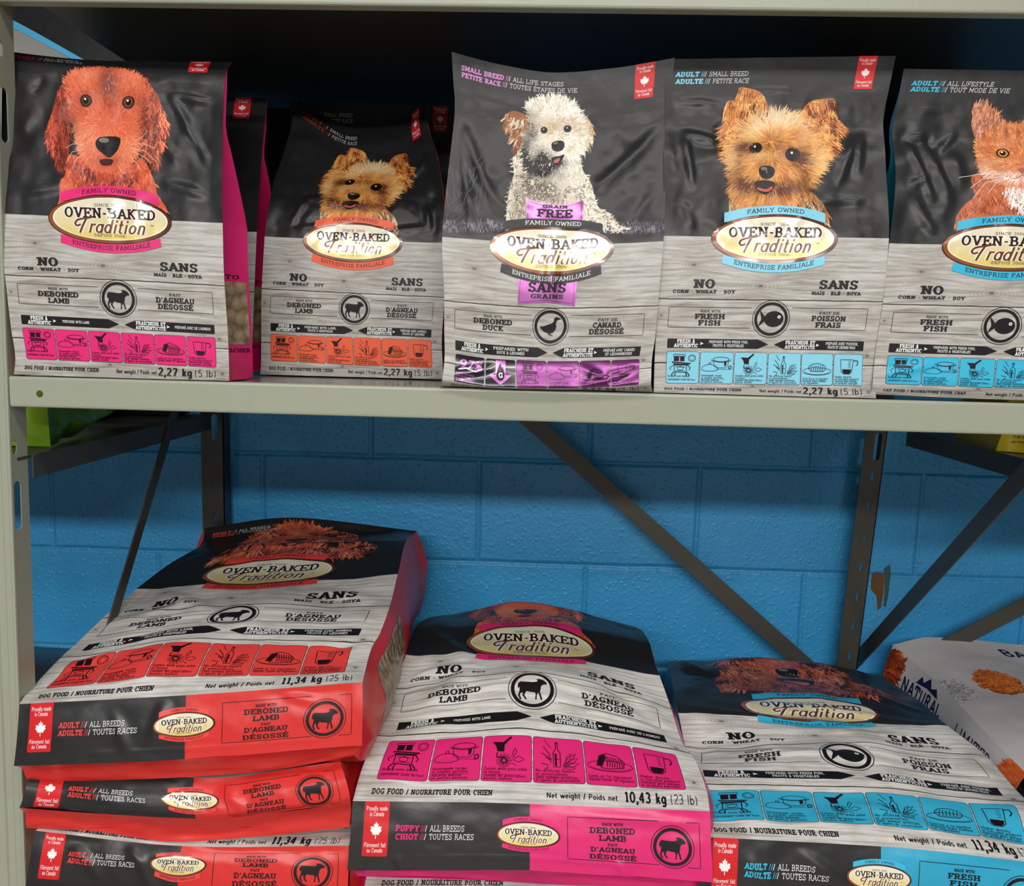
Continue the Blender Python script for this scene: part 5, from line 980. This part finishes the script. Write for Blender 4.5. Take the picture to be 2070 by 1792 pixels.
band_art(f6, r, org, BLUE, 'fish', FISHW, AB); sack_art(s6, r, org, BLUE, 'fish', FISHW, FISHA, '11,34 kg', '(25 lb)', True, (setter, lambda V: (V-np.array([226, 150]))*np.array([1.06, 1.])+np.array([222, 124]), 1), 'setter_portrait', HB)

# ------------------------------------------------------------------ other packs around
LINEN = plain('unbleached_paper', C(196, 188, 186), .6, bump=.0012, scale=14, var=.12)
NAVY = C(24, 28, 66)
def pack(label, cat, name, top, T3, mat_top, drop, mat_side, group=None, nu=50, nv=50, seed=0, amp=.004, face=(0, -.4, 1)):
    """soft pack: an upper face given by points plus its long sides and ends dropped to zb"""
    s = Sheet(top[0], top[1], T3, lambda X, Y: (amp*vnoise(X/90, Y/90, seed)+amp*.5*vnoise(X/35, Y/35, seed+2))*np.clip(np.minimum(X-top[0][0], top[0][-1]-X)/40, 0, 1), nu, nv, face=face)
    org = np.array([s.G[..., 0].mean(), s.G[..., 1].mean(), drop]); r = root(name, label, cat, org, group); s.build('upper_face', mat_top, r, org); sd = []
    for col, sg in ((0, -1), (-1, 1)):
        e = s.G[:, col]; PP = []
        for q0 in e:
            row = []
            for t in (0, .2, .45, .7, 1): q = q0.copy(); q[2] = q0[2]*(1-t)+drop*t; q[0] += sg*.016*math.sin(math.pi*t); row.append(q)
            PP.append(row)
        g = Sheet([0, 30, 65, 100, 140], np.linspace(s.y0, s.y1, nv+1), PP, lambda X, Y: .35*amp*vnoise(X/40, Y/60, seed+5)*np.clip(np.minimum(X, 140-X)/30, 0, 1), 12, nv, face=(sg, 0, 0)); g.build('side_gusset', mat_side, r, org); sd.append(g)
    for nm, row in (('far_end', s.G[0]), ('near_end', s.G[-1])):
        low = row.copy(); low[:, 2] = drop; strip_mesh(nm, row, low, mat_side, r, org)
    L, R_ = s.G[:, 0].copy(), s.G[:, -1].copy(); L[:, 2] = drop; R_[:, 2] = drop; strip_mesh('underside', L, R_, mat_side, r, org)
    return s, sd, r, org
A_, B_ = at(1806, 1303, .62), at(2180, 1338, .62)
def np3(px, py, Y, dx=0): p = at(px, py, Y); p[0] += dx; return p
T3 = []
for (px, py, Y) in ((1806, 1303, .60), (1862, 1352, .54), (1909, 1392, .48), (1965, 1452, .40), (2009, 1498, .35), (2076, 1566, .28)):
    a = at(px, py, Y); T3.append([a, a+np.array([.07, .004, .016]), a+np.array([.20, .006, .010]), a+np.array([.40, .01, -.012])])
s7, sd7, r, org = pack('off-white paper sack with orange food cubes printed on it, behind the blue sack', 'pet food sack', 'pet_food_sack', ([0, 79, 225, 450], [0, 95, 185, 300, 380, 520]), T3, LINEN, -.655, LINEN, seed=40, amp=.005)
cub = Print(); oc = [C(218, 110, 34), C(232, 136, 52), C(196, 90, 26)]
def spot(px, py):                    # art place on the sack's face below that pixel
    best = None
    for v in np.linspace(s7.y0, s7.y1, 70):
        for u in np.linspace(0, 450, 70):
            p = s7.bil(s7.G, np.array([[u, v]]))[0]-CAMP; zz = p@fw; d = (1035+FPX*(p@RT)/zz-px)**2+(896-FPX*(p@UP)/zz-py)**2
            if best is None or d < best[0]: best = (d, u, v)
    return best[1], best[2]
cu, cv = spot(2017, 1378)
pts = np.array([cu, cv])+np.stack([26*rng.normal(0, 1, 260), 27*rng.normal(0, 1, 260)], 1); pts = pts[np.argsort(pts[:, 1])]; nk = 0
for x, y in pts:
    if ((x-cu)/44)**2+((y-cv)/46)**2 > 1: continue
    nk += 1; a = rng.random()*math.pi; q = np.array([(x+8*math.cos(a+i*math.pi/2)*(.8+.3*(i % 2)), y+8*math.sin(a+i*math.pi/2)) for i in range(4)]); c = oc[nk % 3]
    cub.poly(q+np.array([1.2, 3.5]), c*.42, .3+.004*nk, h=0); cub.poly(q, c, .302+.004*nk, h=0)
cub.build('printed_cubes', s7, INK, r, org)
ru_, rv_ = spot(1930, 1398); ric = Print()
P_ = np.array([ru_, rv_])+np.stack([rng.normal(0, 17, 420), rng.normal(0, 26, 420)], 1)
for k, (x, y) in enumerate(P_):
    if ((x-ru_)/32)**2+((y-rv_)/52)**2 > 1: continue
    a = rng.random()*6.28; ric.line([(x, y), (x+5*math.cos(a), y+5*math.sin(a))], 1.8, [C(206, 200, 200), C(150, 142, 142), C(122, 114, 116)][k % 3], .3+.0005*k, step=0)
ric.build('printed_rice', s7, INK, r, org)
lu_, lv_ = spot(2050, 1325); t = Print(); t.text('BALANCE', lu_-28, lu_+170, lv_+14, 26, NAVY, .3, .2, .2, 0); t.build('face_lettering', s7, INK, r, org)
g = sd7[0]; t = Print()
def side_text(t, s_, y0, y1, x, h, w):
    pol, wid = text_polys(s_, w, w, 0, 0); k = (y1-y0)/wid
    for l, rr_ in pol: t.strip(np.stack([x-l[:, 1]*h, y0+l[:, 0]*k], 1), np.stack([x-rr_[:, 1]*h, y0+rr_[:, 0]*k], 1), NAVY, .8)
side_text(t, 'NATURAL', 60, 205, 58, 26, .2); side_text(t, 'LIMITED', 268, 400, 60, 28, .12)
t.poly([(28, 100), (10, 112), (19, 122), (3, 138), (19, 152), (12, 168), (28, 182), (24, 140)], NAVY, .8, h=0); t.build('side_lettering', g, INK, r, org)
ob = Print(); ob.fur(np.array([(20, 5), (70, 5), (64, 40), (24, 36)], float), 200, 90, 26, 6, [C(150, 52, 22), C(190, 82, 36), C(110, 36, 18)]) if False else None
fz = Fur(); fz.poly([(0, 470), (70, 455), (120, 470), (140, 520), (0, 520)], C(206, 92, 40), .3); fz.fur(np.array([(0, 462), (110, 452), (140, 515), (0, 515)], float), 500, -80, 26, 5, [C(206, 92, 40), C(226, 120, 60), C(180, 70, 30)], .31, .05, .3); fz.poly([(8, 0), (60, 0), (64, 34), (12, 38)], C(140, 52, 24), .3); fz.fur(np.array([(8, 0), (60, 0), (64, 36), (12, 40)], float), 240, 90, 18, 5, [C(150, 58, 28), C(110, 40, 20), C(186, 84, 44)], .31, .05, .4)
fz.build('fur_print', g, INK, r, org)
# green pack on the deck beyond the left post
GR1 = plain('lime_green_film', C(140, 186, 24), .3, bump=.0012, scale=22, var=.3); GR2 = plain('leaf_green_film', C(78, 132, 22), .25, bump=.004, scale=16, var=.5)
c0 = at(103, 910, .10); zt_ = -.008
x1_ = c0[0]; V = []; rowsF = []
fs = Sheet([0, 60, 120], [0, 60, 160], [[np.array([x1_-.16, .10, zt_]), np.array([x1_-.07, .088, zt_]), np.array([x1_-.004, .10, zt_])], [np.array([x1_-.16, .095, zt_-.03]), np.array([x1_-.07, .082, zt_-.03]), np.array([x1_-.002, .098, zt_-.03])], [np.array([x1_-.16, .10, -.0965]), np.array([x1_-.07, .098, -.0965]), np.array([x1_, .10, -.0965])]], lambda X, Y: .003*vnoise(X/25, Y/50, 3), 24, 30)
gorg = np.array([x1_-.1, .2, -.0965]); gr = root('treat_pack', 'bright green pack standing on the neighbouring deck, beside the left post', 'pet food bag', gorg); fs.build('front_panel', GR1, gr, gorg)
PP = []
for z_, ext, off in ((zt_, .0, 0), (-.02, .006, .004), (-.04, .012, .012), (-.07, .008, .004), (-.0965, .0, -.03)):
    PP.append([np.array([x1_, .10, z_ if z_ > -.09 else -.0965]), np.array([x1_+off*.4-.004, .16, z_]), np.array([x1_+off, .23, max(z_, -.085)]), np.array([x1_+off-.01, .30, max(z_+.004, -.07)]), np.array([x1_-.02, .37, max(z_+.01, -.05)])])
gs_ = Sheet([0, 40, 80, 120, 160], [0, 50, 90, 130, 160], PP, lambda X, Y: .012*vnoise(X/26, Y/60, 8)+.005*vnoise(X/12, Y/24, 9), 40, 30, face=(1, -.2, 0)); gs_.build('side_gusset', GR2, gr, gorg)
lf, rt_ = fs.G[:, 0].copy(), gs_.G[:, -1]; bk_ = lf+np.array([0, .27, 0]); strip_mesh('side_gusset', lf, bk_, GR2, gr, gorg); strip_mesh('back_panel', bk_[::3][:10], gs_.G[::3, -1][:10], GR2, gr, gorg)
# yellow pack on the deck beyond the right frame
YEL = plain('yellow_film', C(196, 176, 22), .3, bump=.002, scale=24, var=.3)
yb = at(2022, 918, .30); yx = max(yb[0], 1.312); zb_ = -.0905
ys = Sheet([0, 60, 130], [0, 60, 140], [[np.array([yx-.002, .32, .06]), np.array([yx+.06, .28, .06]), np.array([yx+.16, .27, .06])], [np.array([yx+.012, .31, -.01]), np.array([yx+.06, .275, -.01]), np.array([yx+.16, .265, -.01])], [np.array([yx-.004, .31, zb_]), np.array([yx+.06, .285, zb_]), np.array([yx+.16, .275, zb_])]], lambda X, Y: .005*vnoise(X/16, Y/30, 5), 30, 30)
yo = np.array([yx+.08, .36, zb_]); yr = root('treat_pack', 'yellow pack with small black print, on the deck beyond the right frame', 'pet food bag', yo); ys.build('front_panel', YEL, yr, yo)
t = Print()
for k in range(9): t.text('ingredients and feeding guide'[(k % 3):], 14, 120, 62+k*8, 4, C(40, 36, 10), .3, .14, .11, 0)
t.build('printed_lettering', ys, INK, yr, yo)
lf = ys.G[:, 0]; strip_mesh('side_gusset', lf, lf+np.array([.01, .16, 0]), YEL, yr, yo); strip_mesh('side_gusset', ys.G[:, -1], ys.G[:, -1]+np.array([-.01, .16, 0]), YEL, yr, yo); strip_mesh('back_panel', lf+np.array([.01, .16, 0]), ys.G[:, -1]+np.array([-.01, .16, 0]), YEL, yr, yo)
# grey pack leaning in the top left corner, behind the pink pouch
GP = plain('grey_film', C(150, 148, 144), .45, bump=.001, scale=30); AZ = colfilm((66, 150, 196), 'azure_film')
g0 = [[at(-80, -12, .46), at(40, 48, .45), at(182, 128, .44)], [at(-80, 200, .45), at(40, 230, .44), at(180, 260, .43)], [at(-80, 830, .43), at(40, 830, .42), at(176, 830, .41)]]
for q in g0[2]: q[2] = -.0965
gp = Sheet([0, 150, 300], [0, 150, 420], g0, lambda X, Y: .004*vnoise(X/60, Y/60, 5), 30, 40); go = np.array([gp.G[-1].mean(0)[0], .45, -.0965]); gr_ = root('pet_food_pouch', 'grey pack with an azure edge and fine print, behind the pink puppy pouch', 'pet food bag', go); gp.build('front_panel', GP, gr_, go)
b_ = gp.G[:, ::6]+np.array([0, .05, 0]); n = b_.shape[1]; mesh('back_panel', b_.reshape(-1, 3), [(j*n+i+1, j*n+i, (j+1)*n+i, (j+1)*n+i+1) for j in range(b_.shape[0]-1) for i in range(n-1)], AZ, gr_, org=go)
for c in (0, -1): strip_mesh('side_gusset', gp.G[:, c], gp.G[:, c]+np.array([0, .05, 0]), AZ, gr_, go)
strip_mesh('top_edge', gp.G[0], gp.G[0]+np.array([0, .05, 0]), AZ, gr_, go)
t = Print(); t.poly([(0, 0), (300, 0), (300, 13), (0, 13)], C(86, 176, 222), .8, h=6)
t.line([(130, 62), (296, 62)], 1.5, WHITE, .3); t.text('ANALYSE', 152, 270, 84, 9, BLACK, .3, .2, .14, .1)
for k in range(9): t.text('crude protein min crude fat min fibre max'[k:], 156, 292, 96+k*8, 4.5, C(50, 48, 48), .3, .14, .1, 0)
t.build('printed_lettering', gp, INK, gr_, go)
# dark sack in the bay beyond the left post
T3 = [[at(-60, 1310, .60), at(60, 1303, .60), at(150, 1312, .60)], [at(-90, 1345, .35), at(40, 1345, .35), at(112, 1352, .35)], [at(-200, 1500, .10), at(-80, 1510, .10), at(2, 1520, .10)]]
for q in T3:
    for p in q: p[0] = min(p[0], -.045)
for q in T3: q[0][0] -= .2; q[1][0] -= .1
pack('dark brown printed sack lying in the bay beyond the left post', 'pet food sack', 'pet_food_sack', ([0, 150, 300], [0, 200, 400]), T3, plain('brown_print', C(70, 48, 38), .4, bump=.002, scale=12, var=.9), -.595, CHAR, seed=60)

# tall black pack added behind the grey one so the corner stays dark
kp = Sheet([0, 150, 300], [0, 200, 520], [[np.array([x, .575, .84]) for x in (-.62, -.34, -.035)], [np.array([x, .56, .45]) for x in (-.62, -.34, -.035)], [np.array([x, .545, -.0965]) for x in (-.62, -.34, -.035)]], lambda X, Y: .004*vnoise(X/60, Y/70, 15), 24, 30); ko = np.array([-.3, .58, -.0965])
kr = root('pet_food_pouch', 'tall black pack added behind the grey pack to darken the upper left corner', 'pet food bag', ko); kp.build('front_panel', CHAR, kr, ko)
kb = kp.G0+np.array([0, .06, 0]); kb[..., 1] = np.minimum(kb[..., 1], .645)
for c in (0, -1): strip_mesh('side_gusset', kp.G[:, c], kb[:, c], CHAR, kr, ko)
strip_mesh('top_edge', kp.G[0], kb[0], CHAR, kr, ko); n = kb.shape[1]; mesh('back_panel', kb.reshape(-1, 3), [(j*n+i+1, j*n+i, (j+1)*n+i, (j+1)*n+i+1) for j in range(kb.shape[0]-1) for i in range(n-1)], CHAR, kr, org=ko)
